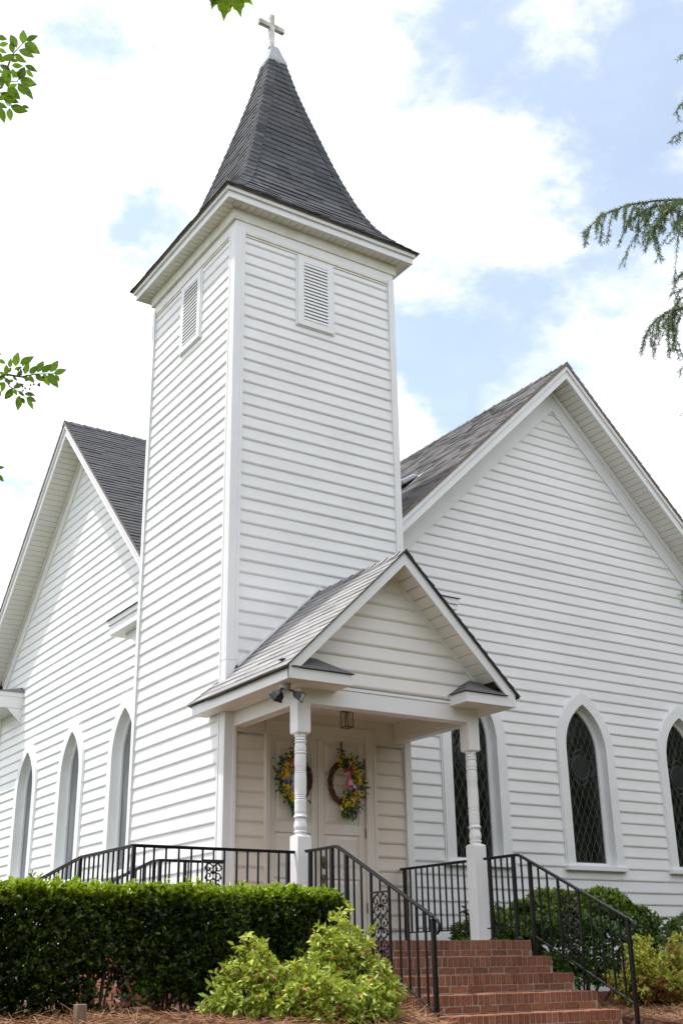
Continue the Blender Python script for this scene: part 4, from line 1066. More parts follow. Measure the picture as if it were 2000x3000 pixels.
# ---------------------------------------------------------------- rounded shrubs behind the far handrail
def blob_shrub(name, c, r, n, label, mt, size, tmax, seed, group=None, ratio=.5, extra=None, zfloor=-11.9):
    o = empty(name, (c[0], c[1], zfloor), label, 'shrub', group)
    r0 = np.random.default_rng(seed)
    D = norm(r0.normal(size=(n, 3))); D[:, 2] = np.where(D[:, 2] < -.55, -D[:, 2], D[:, 2])
    lump = 1 + .10 * np.sin(D[:, 0] * 5 + seed) * np.cos(D[:, 1] * 4 + D[:, 2] * 6) + .05 * np.sin(D[:, 2] * 13 + D[:, 0] * 11)
    inner = np.where(r0.uniform(0, 1, n) < .3, r0.uniform(.55, .95, n), 1 - np.abs(r0.normal(0, .04, n)))
    sq = np.sign(D) * np.abs(D) ** .8
    P = np.array(c) + norm(sq) * np.array(r) * (lump * inner)[:, None] * np.array([1.05, 1.05, 1.0])
    P[:, 2] = np.maximum(P[:, 2], zfloor + .05)
    Dr = norm(D + np.array([0, 0, .45]) + r0.normal(0, .3, (n, 3)))
    pos, d, nr, sz = rosettes(P, Dr, 6, .9, size)
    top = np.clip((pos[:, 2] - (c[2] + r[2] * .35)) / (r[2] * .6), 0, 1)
    tone = np.clip(rng.uniform(0, .25, len(pos)) + top * rng.uniform(0, 1, len(pos)) * tmax, 0, 1)  # sunlit top put into the leaf tone: higher leaves run paler
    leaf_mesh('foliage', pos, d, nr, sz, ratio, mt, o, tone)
    st = MB()
    for k in range(14):
        e = [c[0] + random.uniform(-.6, .6) * r[0], c[1] + random.uniform(-.6, .6) * r[1], c[2] + random.uniform(0, .6) * r[2]]
        b0 = [c[0] + random.uniform(-.15, .15), c[1] + random.uniform(-.15, .15), zfloor - .1]
        st.tube([b0, [(a + b) / 2 + random.uniform(-.05, .05) for a, b in zip(b0, e)], e], [.022, .014, .006], 6)
    st.build('stems', M['bark'], o)
    return o
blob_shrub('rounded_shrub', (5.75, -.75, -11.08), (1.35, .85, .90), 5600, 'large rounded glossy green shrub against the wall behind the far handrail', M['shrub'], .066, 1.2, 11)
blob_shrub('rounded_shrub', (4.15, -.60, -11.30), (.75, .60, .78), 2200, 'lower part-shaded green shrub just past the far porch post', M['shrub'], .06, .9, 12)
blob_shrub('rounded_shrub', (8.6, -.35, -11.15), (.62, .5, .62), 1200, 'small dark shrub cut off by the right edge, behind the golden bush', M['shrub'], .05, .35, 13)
def laurel(c, n, label, seed, h=.9, fan=.5):
    o = empty('laurel', (c[0], c[1], -11.9), label, 'shrub', None); r0 = random.Random(seed)
    Ps, Ds = [], []; st = MB()
    for k in range(n):
        a = r0.uniform(0, 6.28); rr = r0.uniform(.1, fan); e = (c[0] + rr * math.cos(a), c[1] + rr * math.sin(a), c[2] + r0.uniform(-.35, .1) * h)
        st.tube([(c[0] + .05 * math.cos(a), c[1] + .05 * math.sin(a), -11.95), ((c[0] + e[0]) / 2, (c[1] + e[1]) / 2, -11.3), e], [.012, .009, .005], 5)
        Ps.append(e); Ds.append((math.cos(a) * .5, math.sin(a) * .5, .8))
    st.build('stems', M['twig'], o)
    pos, d, nr, sz = rosettes(np.array(Ps), np.array(Ds), 11, 1.05, .17); d[:, 2] -= .35 * rng.uniform(0, 1, len(d)); 
    leaf_mesh('foliage', pos, d, nr, sz, .27, M['laurel'], o, rng.uniform(.1, 1, len(pos)))
    return o
laurel((7.15, -.85, -10.72), 16, 'pale long-leaved laurel shoots at the right end of the large rounded shrub', 5)
laurel((4.4, -.35, -10.55), 14, 'pale long-leaved laurel shoots rising behind the left of the rounded shrubs', 6, fan=.45)

# ---------------------------------------------------------------- nandina bushes
def nandina(c, rx, ry, h, n, label, seed, red, zf, lift=0.):
    o = empty('nandina', (c[0], c[1], zf), label, 'shrub', 'nandina bushes beside the steps'); r0 = random.Random(seed); r1 = np.random.default_rng(seed)
    st = MB(); tips, dirs, hts = [], [], []
    for k in range(n):
        a = r0.uniform(0, 6.283); q = math.sqrt(r0.uniform(0, 1)); ex, ey = c[0] + rx * q * math.cos(a), c[1] + ry * q * math.sin(a)
        lump = .84 + .16 * math.sin(ex * 7.3 + seed) * math.cos(ey * 5.1 + 1)
        top = zf + h * (1 - .55 * q ** 3) * lump * r0.uniform(.50, 1.12)
        base = (c[0] + (ex - c[0]) * .45, c[1] + (ey - c[1]) * .45, zf - .05); mid = ((base[0] + ex) / 2, (base[1] + ey) / 2, (zf + top) / 2 + .05)
        st.tube([base, mid, (ex, ey, top)], [.008, .006, .003], 4, cap=False)
        nb = 6
        for j in range(nb):
            t = .30 + .70 * (j + 1) / nb; px = mid[0] + (ex - mid[0]) * (t * 2 - 1) if t > .5 else base[0] + (mid[0] - base[0]) * t * 2
            py = mid[1] + (ey - mid[1]) * (t * 2 - 1) if t > .5 else base[1] + (mid[1] - base[1]) * t * 2; pz = zf + (top - zf) * t
            aa = r0.uniform(0, 6.283); L = r0.uniform(.07, .17) * (1.15 - .5 * t)
            dd = Vector((math.cos(aa), math.sin(aa), r0.uniform(.1, .7))).normalized(); e = Vector((px, py, pz)) + dd * L
            st.tube([(px, py, pz), tuple(e)], [.003, .0018], 3, cap=False)
            for s_ in range(3):
                f = .4 + .3 * s_; q_ = Vector((px, py, pz)) + dd * L * f
                tips.append(tuple(q_)); dirs.append(tuple(dd)); hts.append(t)
    st.build('stems', M['twig'], o)
    T = np.array(tips); D = np.array(dirs); Ht = np.array(hts)
    pos, d, nr, sz = rosettes(T, D, 4, .95, .066, .5); hh = np.repeat(Ht, 4)
    nr[:, 2] = np.abs(nr[:, 2]) + .5; d[:, 2] -= .25
    lv = (pos[:, 2] - zf) / h
    isred = r1.uniform(0, 1, len(pos)) < red * (1.15 - lv) * (.5 + 1.2 * (np.sin(pos[:, 0] * 6 + seed) * np.cos(pos[:, 2] * 7) > .2))
    tone = np.clip(.15 + lift + .55 * lv * r1.uniform(.3, 1.3, len(pos)) + r1.uniform(-.1, .25, len(pos)), 0, 1)
    leaf_mesh('foliage', pos[~isred], d[~isred], nr[~isred], sz[~isred], .40, M['nandina'], o, tone[~isred])
    if isred.any(): leaf_mesh('red_leaves', pos[isred], d[isred], nr[isred], sz[isred], .40, M['nandina_red'], o, tone[isred])
    return o
nandina((-1.36, -5.00, -11.7), .54, .42, .97, 270, 'taller yellow-green nandina bush between the hedge end and the near handrail', 31, .10, -11.80)
nandina((-2.38, -5.25, -11.7), .42, .36, .72, 170, 'low yellow-green nandina bush in front of the middle of the hedge', 32, .05, -11.80)
nandina((-1.85, -5.60, -11.7), .62, .26, .60, 200, 'low red-flecked nandina bush at the bottom edge in front of the taller one', 33, .12, -11.85)
nandina((5.65, -2.45, -11.9), 1.0, .6, 1.02, 330, 'golden and reddish nandina bush right of the steps, behind the far handrail foot', 34, .42, -11.95, .3)
nandina((7.2, -2.0, -11.9), .85, .5, 1.05, 230, 'golden nandina bush cut off by the right edge of the view', 35, .16, -11.95, .35)

# ---------------------------------------------------------------- pine straw
def straw(n, x0, x1, y0, y1, lift=.03):
    x = rng.uniform(x0, x1, n); y = rng.uniform(y0, y1, n)
    inside = ((x > -.02) & (x < 3.08) & (y > -4.86)) | (np.hypot(x + 4.15, y + 6.6) < .0); x, y = x[~inside], y[~inside]; n = len(x)
    z = gh(x, y) + np.abs(rng.normal(0, lift, n)) + .01
    a = rng.uniform(0, 6.283, n); d = np.stack([np.cos(a), np.sin(a), rng.normal(.05, .22, n)], 1); nr = np.tile([0., 0, 1], (n, 1)) + rng.normal(0, .5, (n, 3))
    return np.stack([x, y, z], 1), d, nr, rng.uniform(.10, .22, n)
parts_ = [straw(14000, 3.0, 8.5, -5.2, -1.2), straw(9000, -5.2, 1.0, -6.6, -4.6, .02), straw(9000, 0, 3.1, -6.6, -4.87, .02), straw(5000, -1.2, .3, -5.5, -4.2, .05)]
pos = np.concatenate([q[0] for q in parts_]); d = np.concatenate([q[1] for q in parts_]); nr = np.concatenate([q[2] for q in parts_]); sz = np.concatenate([q[3] for q in parts_])
o = leaf_mesh('pine_straw', pos, d, nr, sz, .022, M['straw'], None, rng.uniform(0, 1, len(pos)), tpl='needle')
tag(o, 'reddish brown pine straw mulch strewn round the bushes and steps', 'mulch')
# stub post with a curl of dry leaf beside it
px_, py_, pz_ = at(236, 2946, 8.6)
PS = empty('garden_post', (px_, py_, -11.9), 'short weathered square wooden stake in the mulch before the hedge', 'stake')
bevel(MB().box(px_ - .04, px_ + .04, py_ - .04, py_ + .04, -12.0, pz_ + .01).build('stake', M['wood'], PS), .006)
dl = at(150, 2985, 8.7)
DLp = np.array([dl] * 9) + rng.normal(0, .02, (9, 3)); DLd = rng.normal(0, .35, (9, 3)) + np.array([0, 0, 1.0])
DL = leaf_mesh('dead_leaf_tuft', DLp - np.array([0, 0, .16]), DLd, rng.normal(size=(9, 3)), np.full(9, .19), .22, M['straw'], None, np.full(9, .9), kind=None)
tag(DL, 'small tuft of dry tan leaves beside the wooden stake', 'dead leaves')

# ---------------------------------------------------------------- door wreaths
def wreath(cx, cz, flip, label):
    o = empty('wreath', (cx, -.03, cz), label, 'wreath', 'flower wreaths on the double door'); R_ = .245; r0 = random.Random(3 if flip > 0 else 4)
    mb = MB()
    for k in range(16):
        ph = r0.uniform(0, 6.28); q = r0.uniform(.012, .045); tw_ = r0.choice((3, 4, 5)); pts = []
        for s_ in range(41):
            t = 2 * math.pi * s_ / 40; rr = R_ + q * math.cos(ph + tw_ * t); pts.append((cx + rr * math.cos(t) * .93, -.05 + q * .7 * math.sin(ph + tw_ * t), cz + rr * 1.12 * math.sin(t)))
        mb.tube(pts, .0075, 5, cap=False)
    mb.build('grapevine_ring', M['vine'], o)
    MB().box(cx - .013, cx + .013, -.012, -.006, cz + .25, -8.085).build('hanger', M['bronze'], o)
    def at_(t, r): return Vector((cx + r * math.cos(t) * .93, -.10, cz + r * 1.12 * math.sin(t)))
    # flowered arc: right half for flip=+1, left half for flip=-1
    A0, A1 = (-1.75, 1.95) if flip > 0 else (math.pi - 1.85, math.pi + 1.75)
    n = 420; t = rng.uniform(A0, A1, n); rr = R_ + .01 + rng.normal(0, .065, n)
    P = np.stack([cx + rr * np.cos(t) * .93, rng.uniform(-.11, -.04, n), cz + rr * 1.12 * np.sin(t)], 1)
    Dr = np.stack([np.cos(t) + rng.normal(0, .5, n), rng.uniform(-.7, -.1, n), np.sin(t) + rng.normal(0, .5, n) - .2], 1)
    leaf_mesh('leaves', P, Dr, np.tile([0., -1, .2], (n, 1)) + rng.normal(0, .4, (n, 3)), rng.uniform(.05, .10, n), .36, M['wleaf'], o, rng.uniform(0, 1, n), kind='stuff')
    # tail of dark leaves at the bottom
    n = 90; tt = (-1.45 if flip > 0 else -1.7); bx, bz = cx + (.06 if flip > 0 else -.02), cz - .30
    P = np.stack([bx + rng.normal(0, .055, n), rng.uniform(-.11, -.05, n), bz - rng.uniform(-.08, .16, n)], 1)
    leaf_mesh('leaves', P, np.tile([0.05, -.3, -1.], (n, 1)) + rng.normal(0, .4, (n, 3)), np.tile([0., -1, 0], (n, 1)) + rng.normal(0, .4, (n, 3)), rng.uniform(.06, .11, n), .36, M['wleaf'], o, rng.uniform(0, .8, n), kind='stuff')
    # yellow filler sprigs
    n = 420; t = rng.uniform(A0 - .15, A1 + .1, n); cl = np.sin(t * 7) > -.35; t = t[cl]; n = len(t); rr = R_ + .03 + rng.normal(0, .06, n)
    P = np.stack([cx + rr * np.cos(t) * .93, rng.uniform(-.14, -.08, n), cz + rr * 1.12 * np.sin(t)], 1)
    leaf_mesh('yellow_sprigs', P, rng.normal(size=(n, 3)), np.tile([0., -1, 0], (n, 1)) + rng.normal(0, .5, (n, 3)), rng.uniform(.018, .036, n), .9, M['yellow'], o, np.full(n, .5), kind='stuff')
    def flower(t, dr, rad, mt, name, layers=2, pet=9):
        c = at_(t, R_ + dr); P, D_, Nn, s_ = [], [], [], []
        for l in range(layers):
            for k in range(pet):
                a = 6.283 * (k + .5 * l) / pet + r0.uniform(-.15, .15); P.append(tuple(c)); D_.append((math.cos(a), -.35 - .45 * l, math.sin(a))); Nn.append((0, -1, 0)); s_.append(rad * 1.42 * (1 - .28 * l))
        f = leaf_mesh(name, np.array(P), np.array(D_, float), np.array(Nn, float), np.array(s_), .62, M[mt], o, np.full(len(P), .5), kind=None)
        return f
    seq = [(.55, .01, .052, 'yellow', 'daisy'), (.12, .0, .056, 'yellow', 'daisy'), (-.55, .0, .045, 'yellow', 'daisy'), (-1.15, .03, .052, 'yellow', 'daisy'),
           (.95, .0, .045, 'pink', 'rose'), (.35, -.02, .036, 'pink', 'rose'), (-.75, -.01, .036, 'pink', 'rose'), (1.25, .0, .046, 'blueflower', 'hydrangea'), (.30, .05, .04, 'blueflower', 'hydrangea'),
           (-.15, -.035, .05, 'blueflower', 'hydrangea'), (-.85, .03, .036, 'blueflower', 'hydrangea'), (.72, .035, .034, 'cream', 'rose'), (.0, .04, .036, 'cream', 'rose'), (-.35, .02, .032, 'cream', 'rose'), (-1.0, -.02, .034, 'cream', 'rose'),
           (.85, -.03, .032, 'cream', 'rose'), (1.05, .03, .03, 'pink', 'rose')]
    for t, dr, rad, mt, nm in seq:
        tt = t if flip > 0 else math.pi - t
        flower(tt, dr, rad, mt, nm, 3 if nm != 'daisy' else 2, 7 if nm != 'daisy' else 11)
    # ribbon: two tails and two loops
    bx = cx + (.03 if flip > 0 else -.02); bz = cz + (.17 if flip > 0 else .14); s = 1 if flip > 0 else -1
    for k, (dx, dz, wd, mt) in enumerate(((-.01, -.26, .05, 'ribbon'), (.05, -.24, .045, 'ribbon'), (.10, -.25, .05, 'ribbon2'), (.02, -.20, .045, 'ribbon2'))):
        V = []; m_ = 7
        for i in range(m_ + 1):
            f = i / m_; x = bx + s * dx * f + .012 * math.sin(f * 7 + k); z = bz + dz * f; y = -.135 - .02 * math.sin(f * 6 + k)
            V += [(x - wd / 2 * (.6 + .4 * f), y, z), (x + wd / 2 * (.6 + .4 * f), y - .012, z - .01)]
        MB().add(V, [(2 * i, 2 * i + 1, 2 * i + 3, 2 * i + 2) for i in range(m_)]).build('ribbon', M[mt], o)
    for sg in (-1, 1):
        pts = [(bx, -.14, bz)]; V = []
        for i in range(9):
            a = math.pi * 2 * i / 8; x = bx + sg * (.045 - .045 * math.cos(a)); z = bz + .026 * math.sin(a) + .01; V += [(x, -.165, z), (x, -.115, z)]
        MB().add(V, [(2 * i, 2 * i + 1, 2 * i + 3, 2 * i + 2) for i in range(8)]).build('ribbon', M['ribbon'], o)
    return o
wreath(1.13, -8.76, -1, 'flower wreath on the left door leaf, partly hidden by the near porch post')
wreath(1.93, -8.77, 1, 'flower wreath with pink ribbon in full view on the right door leaf')

# ---------------------------------------------------------------- overhanging tree on the left (large single leaves)
def one_leaf_mesh(name, mt, width=.42):
    T = []; F = []; n = 7
    for k in range(n + 1):
        t = k / n; w = width * math.sin(math.pi * t ** .85) * (.5 if k not in (0, n) else 0); c = -.16 * t * t
        T += [(-w, t, c + w * .25), (0, t, c), (w, t, c + w * .25)]
    for k in range(n):
        a = k * 3; F += [(a, a + 1, a + 4, a + 3), (a + 1, a + 2, a + 5, a + 4)]
    me = bpy.data.meshes.new(name); me.from_pydata([tuple(x * S for x in p) for p in T], [], F); me.materials.append(mt)
    me.polygons.foreach_set('use_smooth', [True] * len(me.polygons)); return me
CT = empty('broadleaf_tree', (-7.9, -6.2, -11.9), 'broadleaf tree at the left edge, only its leafy branch ends in view against the sky', 'tree')
leafme = [one_leaf_mesh('leaf', M['crape'], w) for w in (.50, .56, .46)]
def put_leaf(parent, base, tip, tilt=None, me=None):
    b, t = Vector(base), Vector(tip); d = (t - b); L = d.length; d.normalize()
    view = (Vector(CAMP) - b).normalized(); ref = (view + Vector((random.uniform(-.45, .45), random.uniform(-.45, .45), random.uniform(-.3, .6)))).normalized()
    x = d.cross(ref).normalized(); z = x.cross(d).normalized()
    o = bpy.data.objects.new('leaf', me or random.choice(leafme)); col.objects.link(o); o.parent = parent
    mt = Matrix((x, d, z)).transposed().to_4x4()
    o.matrix_local = Matrix.Translation(W3(base) - W3(ORG[parent.name])) @ mt @ Matrix.Scale(L, 4)
    return o
DEP = 7.6
def lz(a, b, sc_, ox, oy, dep): return at(ox + a / sc_, oy + b / sc_, dep)
TL = [((265, 505), (275, 335)), ((200, 550), (112, 380)), ((150, 610), (130, 460)), ((305, 470), (430, 403)), ((285, 495), (452, 605)), ((215, 575), (403, 645)), ((170, 620), (292, 720)), ((178, 625), (10, 700)), ((290, 750), (430, 815)), ((305, 800), (385, 890)),
      ((225, 920), (285, 755)), ((235, 925), (415, 968)), ((205, 955), (393, 1118)), ((215, 965), (280, 1085)), ((5, 1065), (213, 1185)), ((90, 1005), (228, 1130)), ((60, 780), (100, 1000)), ((125, 1220), (315, 1285)), ((255, 1215), (345, 1240)), ((5, 1230), (55, 1410)),
      ((115, 1240), (120, 1390)), ((-20, 420), (75, 450)), ((-10, 520), (108, 495)), ((-10, 560), (78, 610)), ((0, 740), (140, 830)), ((140, 750), (265, 760)), ((150, 880), (250, 825)), ((30, 860), (20, 1010)), ((60, 1180), (150, 1110)), ((85, 1180), (140, 1200)),
      ((0, 600), (10, 720)), ((-30, 1130), (70, 1120)), ((-60, 1200), (85, 1225)), ((120, 690), (220, 700)), ((20, 720), (60, 640)), ((110, 1000), (200, 970)), ((-40, 900), (50, 960)), ((-50, 800), (40, 830)), ((90, 640), (170, 660)), ((150, 790), (165, 895)),
      ((-70, 500), (-20, 430)), ((-90, 700), (-10, 640)), ((-90, 1000), (-10, 1050)), ((-120, 560), (-60, 640)), ((-130, 860), (-60, 800))]
for b, t in TL:
    dp = DEP + random.uniform(-.12, .12); put_leaf(CT, lz(*b, 3.92, 0, 0, dp), lz(*t, 3.92, 0, 0, dp + random.uniform(-.03, .03)))
ML = [((215, 580), (243, 385)), ((140, 600), (150, 470)), ((280, 545), (462, 450)), ((345, 690), (395, 515)), ((410, 680), (528, 572)), ((520, 665), (598, 497)), ((580, 665), (722, 545)), ((690, 660), (815, 492)), ((745, 680), (915, 622)), ((670, 670), (798, 868)),
      ((605, 680), (683, 858)), ((765, 690), (825, 795)), ((490, 690), (605, 785)), ((405, 700), (470, 815)), ((185, 880), (330, 815)), ((178, 880), (75, 1045)), ((268, 980), (256, 1185)), ((300, 1010), (345, 1100)), ((340, 960), (485, 968)), ((365, 1010), (507, 1058)), ((370, 1020), (475, 1170)),
      ((-20, 490), (88, 540)), ((95, 700), (92, 550)), ((-10, 660), (92, 700)), ((70, 800), (20, 935)), ((100, 660), (175, 600)), ((200, 620), (310, 590)), ((-40, 380), (22, 430)), ((-30, 900), (15, 985)), ((110, 800), (200, 760)), ((70, 740), (140, 820)), ((230, 710), (325, 640)), ((325, 720), (420, 775)),
      ((195, 900), (240, 980)), ((250, 920), (350, 990)), ((-30, 760), (70, 730)), ((-20, 840), (60, 800)), ((120, 720), (60, 640)), ((180, 720), (250, 780)), ((-80, 600), (-20, 660)), ((-100, 800), (-40, 860)),
      ((-30, 1975), (64, 1970)), ((-30, 2060), (52, 2175)), ((-60, 1900), (-5, 1930)), ((-60, 2150), (-10, 2230))]
for b, t in ML:
    dp = DEP + random.uniform(-.12, .12); put_leaf(CT, lz(*b, 4.703, 0, 950, dp), lz(*t, 4.703, 0, 950, dp + random.uniform(-.03, .03)))
tw_ = MB()
def twig(pts, sc_, ox, oy, r0_, r1_):
    n = len(pts); tw_.tube([lz(*p, sc_, ox, oy, DEP) for p in pts], [r0_ + (r1_ - r0_) * i / (n - 1) for i in range(n)], 5)
twig([(-420, 1500), (-150, 1130), (20, 1000), (110, 720), (165, 605), (300, 462)], 3.92, 0, 0, .012, .002)
twig([(-150, 1130), (5, 1060), (95, 1210), (250, 1215)], 3.92, 0, 0, .006, .002); twig([(60, 930), (200, 940), (290, 790)], 3.92, 0, 0, .004, .002)
twig([(-350, 900), (-80, 760), (90, 690), (300, 725), (500, 685), (770, 680)], 4.703, 0, 950, .012, .002)
twig([(60, 720), (140, 860), (260, 930), (370, 1020)], 4.703, 0, 950, .005, .002); twig([(300, 725), (400, 775), (540, 780)], 4.703, 0, 950, .003, .0012)
tw_.build('twigs', M['twig'], CT, kind='stuff')
bm_ = bpy.data.meshes.new('berry'); q_ = MB(); q_.lathe((0, 0), [(.001, -.5), (.3, -.4), (.5, 0), (.3, .4), (.001, .5)], 8)
bm_.from_pydata(q_.v, [], q_.f); bm_.materials.append(M['berry'])
for a, b in [(320, 560), (255, 635), (290, 628), (328, 622), (375, 705), (295, 695), (375, 768), (240, 812), (425, 838), (470, 828), (530, 838), (545, 820), (545, 845), (350, 880), (414, 892), (318, 860), (205, 935), (320, 915), (597, 720), (605, 735), (360, 770), (270, 710)]:
    p = lz(a, b, 4.703, 0, 950, DEP - .05); o = bpy.data.objects.new('berry', bm_); col.objects.link(o); o.parent = CT; o.location = W3(p) - W3(ORG[CT.name]); o.scale = (.012,) * 3
# trunk and limbs outside the view, with more leaves on them
trk = MB(); A = at(-90, 290, DEP); B = at(-75, 1130, DEP)
trk.tube([(-7.9, -6.2, -12.1), (-7.95, -6.3, -10.5), (-7.6, -6.5, -9.2), (-7.2, -6.6, -8.0)], [.16, .13, .10, .08], 9)
trk.tube([(-7.6, -6.5, -9.2), (-6.6, -6.8, -8.6), B], [.06, .035, .013], 7); trk.tube([(-7.2, -6.6, -8.0), (-6.8, -6.9, -7.0), A], [.06, .035, .013], 7)
trk.tube([(-7.2, -6.6, -8.0), (-7.6, -6.2, -6.6), (-7.9, -6.0, -5.6)], [.07, .04, .01], 7)
trk.build('trunk', M['bark'], CT)
n = 2600; cc = rng.normal(size=(n, 3)); cc = norm(cc) * rng.uniform(.5, 1, (n, 1)) * np.array([1.05, 1.1, 1.3]) + np.array([-7.9, -6.2, -6.6])
leaf_mesh('crown', cc, rng.normal(size=(n, 3)), rng.normal(size=(n, 3)), rng.uniform(.06, .09, n), .46, M['crape_mass'], CT, rng.uniform(0, 1, n))

# ---------------------------------------------------------------- maple twig at the top edge
MT = empty('maple_tree', (-9.5, -12.0, -12.6), 'maple tree, only its hanging cluster of lobed leaves in view at the top edge', 'tree')
ml = []
lob = [(0, 0), (.16, -.06), (.34, -.02), (.30, .12), (.52, .22), (.40, .34), (.46, .52), (.24, .50), (.20, .66), (.10, .74), (0, 1.0)]
Vv = [(x, y, -.22 * y * y - .15 * abs(x)) for x, y in lob] + [(-x, y, -.22 * y * y - .15 * abs(x)) for x, y in lob[1:-1]] + [(0, .40, -.02)]
nn_ = len(lob); ring_ = list(range(nn_)) + list(range(len(Vv) - 2, nn_ - 1, -1)); ctr = len(Vv) - 1
mme = bpy.data.meshes.new('maple_leaf'); mme.from_pydata([tuple(c_ * S for c_ in p) for p in Vv], [], [(ring_[i], ring_[(i + 1) % len(ring_)], ctr) for i in range(len(ring_))]); mme.materials.append(M['maple'])
MD = 5.0
for b, t in [((650, -28), (600, 6)), ((662, -32), (655, 53)), ((690, -30), (702, 42)), ((700, -36), (732, 12)), ((676, -40), (676, 26)), ((640, -40), (622, 24)), ((720, -60), (745, -8)), ((660, -75), (600, -50)), ((690, -90), (720, -40))]:
    dp = MD + random.uniform(-.05, .05); put_leaf(MT, at(*b, dp), at(*t, dp + random.uniform(-.04, .04)), me=mme)
tb = MB(); tb.tube([at(600, -420, MD), at(640, -200, MD), at(672, -45, MD)], [.02, .012, .004], 6)
P0 = at(600, -420, MD)
tb.tube([(-9.5, -12.0, -12.9), (-9.5, -12.0, -9.5), (-9.0, -12.0, -7.5), P0], [.2, .16, .09, .02], 9); tb.build('trunk', M['bark'], MT)
n = 900; cc = norm(rng.normal(size=(n, 3))) * rng.uniform(.4, 1, (n, 1)) * np.array([.9, .9, .6]) + np.array([P0[0] - .9, P0[1] - .6, P0[2] + 1.5])
leaf_mesh('crown', cc, rng.normal(size=(n, 3)), rng.normal(size=(n, 3)), rng.uniform(.12, .16, n), .7, M['crape_mass'], MT, rng.uniform(0, 1, n))

# ---------------------------------------------------------------- cedar branches at the right edge
CD = empty('cedar_tree', (5.2, -6.2, -12.0), 'feathery conifer at the right edge, only its drooping branch ends in view', 'tree')
cp_, cd_, cs_, ct_ = [], [], [], []; cw = MB()
def needles_along(pts, dens, size, taper=True):
    pts = [Vector(p) for p in pts]
    for a, b in zip(pts, pts[1:]):
        L = (b - a).length; n = max(2, int(L * dens)); ax = (b - a).normalized()
        for k in range(n):
            t = random.random(); p = a + (b - a) * t
            r = Vector((random.gauss(0, 1), random.gauss(0, 1), random.gauss(0, 1))); r = (r - ax * r.dot(ax)).normalized()
            cp_.append(tuple(p)); cd_.append(tuple((ax * random.uniform(.5, 1.1) + r).normalized())); cs_.append(size * random.uniform(.7, 1.2)); ct_.append(random.random())
def spray(p0, p1, dep, r0_, fill, droop, dens=420, size=.030, nsub=16, lens=(.12, .42), sub2=True, path=None):
    """main twig between photo pixels p0 (out of view) and p1 (tip), sub-twigs hanging from it"""
    m = 10; main = []
    for k in range(m + 1):
        t = k / m
        if not path: x = p0[0] + (p1[0] - p0[0]) * t; y = p0[1] + (p1[1] - p0[1]) * t - fill * math.sin(math.pi * t * .9) + droop * max(0, t - .7) ** 2 * 8
        if path:
            q_ = t * (len(path) - 1); i_ = min(int(q_), len(path) - 2); x = path[i_][0] + (path[i_ + 1][0] - path[i_][0]) * (q_ - i_); y = path[i_][1] + (path[i_ + 1][1] - path[i_][1]) * (q_ - i_)
        main.append(Vector(at(x, y, dep + .15 * math.sin(t * 5))))
    cw.tube([tuple(v) for v in main], [r0_ * (1 - .8 * k / m) for k in range(m + 1)], 5); needles_along(main, dens, size)
    for k in range(nsub):
        t = (k + random.random() * .8) / nsub; f = t * m; i = min(int(f), m - 1); p = main[i].lerp(main[i + 1], f - i); L = random.uniform(*lens) * (1.25 - .85 * t)
        ax = (main[i + 1] - main[i]).normalized(); s_ = Vector((random.gauss(0, .35), random.gauss(0, .35), 0))
        pts = [p]
        for j in range(1, 6):
            u = j / 5; pts.append(p + (ax * .55 * u + s_ * u) * L + Vector((0, 0, -1)) * L * (.35 * u + .65 * u * u))
        cw.tube([tuple(v) for v in pts], [.0035, .003, .0025, .002, .0015, .001], 4, cap=False); needles_along(pts, dens * .8, size * .95)
        if sub2:
            for q in range(3):
                b = pts[random.randint(1, 4)]; dd = Vector((random.gauss(0, .5), random.gauss(0, .5), -1)).normalized() * L * random.uniform(.2, .4)
                needles_along([b, b + dd], dens * .6, size * .85); cw.tube([tuple(b), tuple(b + dd)], [.0018, .001], 3, cap=False)
CDP = 10.0
spray(0, 0, CDP, .012, 0, 0, 640, nsub=28, lens=(.12, .46), path=[(2150, 600), (2010, 584), (1920, 588), (1840, 600), (1765, 628), (1706, 684)])
spray(0, 0, CDP + .12, .010, 0, 0, 600, nsub=22, lens=(.16, .62), path=[(2160, 620), (2040, 592), (1960, 596), (1890, 612), (1850, 640)])
spray(0, 0, CDP + .2, .008, 0, 0, 700, nsub=12, lens=(.2, .5), path=[(2160, 600), (2060, 590), (1985, 588), (1930, 640), (1905, 690)])
spray(0, 0, CDP, .010, 0, 0, 620, nsub=18, lens=(.1, .42), path=[(2140, 900), (2030, 895), (1965, 908), (1920, 935), (1893, 972)]); spray(0, 0, CDP, .006, 0, 0, 600, nsub=10, lens=(.1, .3), path=[(2060, 840), (1990, 870), (1968, 930), (1975, 1000), (1960, 1030)]); spray((2080, 760), (1965, 830), CDP, .006, 12, 10, 360, nsub=8, lens=(.08, .3)); spray((2080, 820), (1962, 860), CDP, .006, 0, 10, 360, nsub=8, lens=(.08, .28))
spray((2100, 350), (1955, 415), CDP, .006, 10, 12, 380, nsub=8, lens=(.06, .2)); spray((2060, 240), (1970, 330), CDP, .006, 0, 10, 320, nsub=7, lens=(.05, .2)); spray((2050, 130), (1982, 172), CDP, .004, 0, 6, 300, nsub=4, lens=(.04, .12))
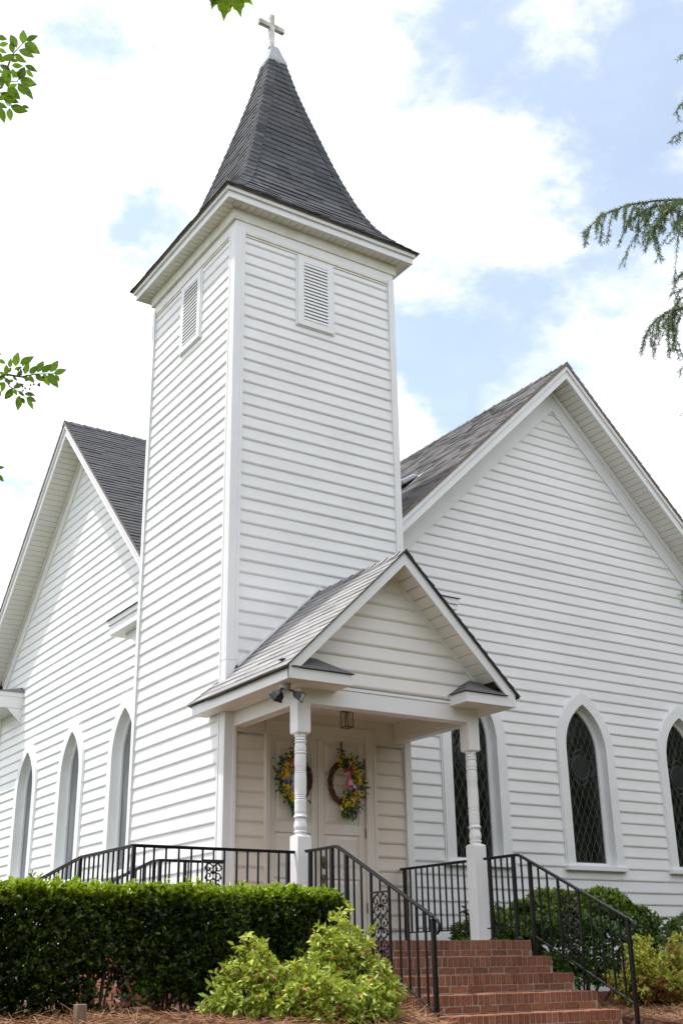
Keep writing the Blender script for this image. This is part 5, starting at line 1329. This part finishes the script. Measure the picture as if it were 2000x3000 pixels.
spray((2080, 1040), (1980, 1090), CDP, .005, 5, 8, 300, nsub=5, lens=(.05, .2)); spray((2060, 1180), (1992, 1215), CDP, .004, 0, 5, 300, nsub=3, lens=(.04, .12)); spray((2080, 1700), (1985, 1745), CDP, .006, 8, 10, 380, nsub=7, lens=(.06, .22))
for k in range(10): spray((2500, 100 + k * 170), (2070 + (k % 3) * 60, 150 + k * 175), CDP + random.uniform(-.5, .8), .012, 20, 12, 160, nsub=10, lens=(.15, .5), sub2=False)
tk = at(2560, 1500, CDP + .5)
cw.tube([(tk[0], tk[1], -12.1), (tk[0], tk[1], -8), (tk[0], tk[1], -4), (tk[0], tk[1], -.5)], [.22, .18, .12, .05], 9)
cw.build('branches', M['twig'], CD)
CD.location = W3((tk[0], tk[1], -12.0)); 
for ch in CD.children:   # keep parts where they were built
    ch.location = W3((5.2, -6.2, -12.0)) - W3((tk[0], tk[1], -12.0))
cp_ = np.array(cp_); 
o = leaf_mesh('needles', cp_, np.array(cd_), rng.normal(size=(len(cp_), 3)), np.array(cs_), .13, M['cedar'], CD, ct_, tpl='needle')
o.location = W3((5.2, -6.2, -12.0)) - W3((tk[0], tk[1], -12.0))

# ---------------------------------------------------------------- wood across the road behind the camera (seen only mirrored in the leaded glass)
NW = 72; n = 84000; cl = rng.integers(0, NW, n)
r1_ = np.random.default_rng(5); ca = np.linspace(math.radians(-135), math.radians(8), NW) + r1_.normal(0, .01, NW); cr2 = r1_.uniform(30, 40, NW); ch_ = r1_.uniform(7.5, 12.5, NW)
D = norm(rng.normal(size=(n, 3))); rad = 3.0 * (1 + .25 * np.sin(D[:, 0] * 6 + cl)); 
cx = 2 + cr2[cl] * np.cos(ca[cl]); cy = -2 + cr2[cl] * np.sin(ca[cl])
pos = np.stack([cx + D[:, 0] * rad, cy + D[:, 1] * rad, -12.5 + ch_[cl] * .55 + D[:, 2] * ch_[cl] * .58], 1)
o = leaf_mesh('woodland', pos, rng.normal(size=(n, 3)), rng.normal(size=(n, 3)), rng.uniform(.5, .9, n), .6, M['crape_mass'], None, rng.uniform(0, .6, n))
tag(o, 'dark belt of trees standing across from the church', 'woodland')
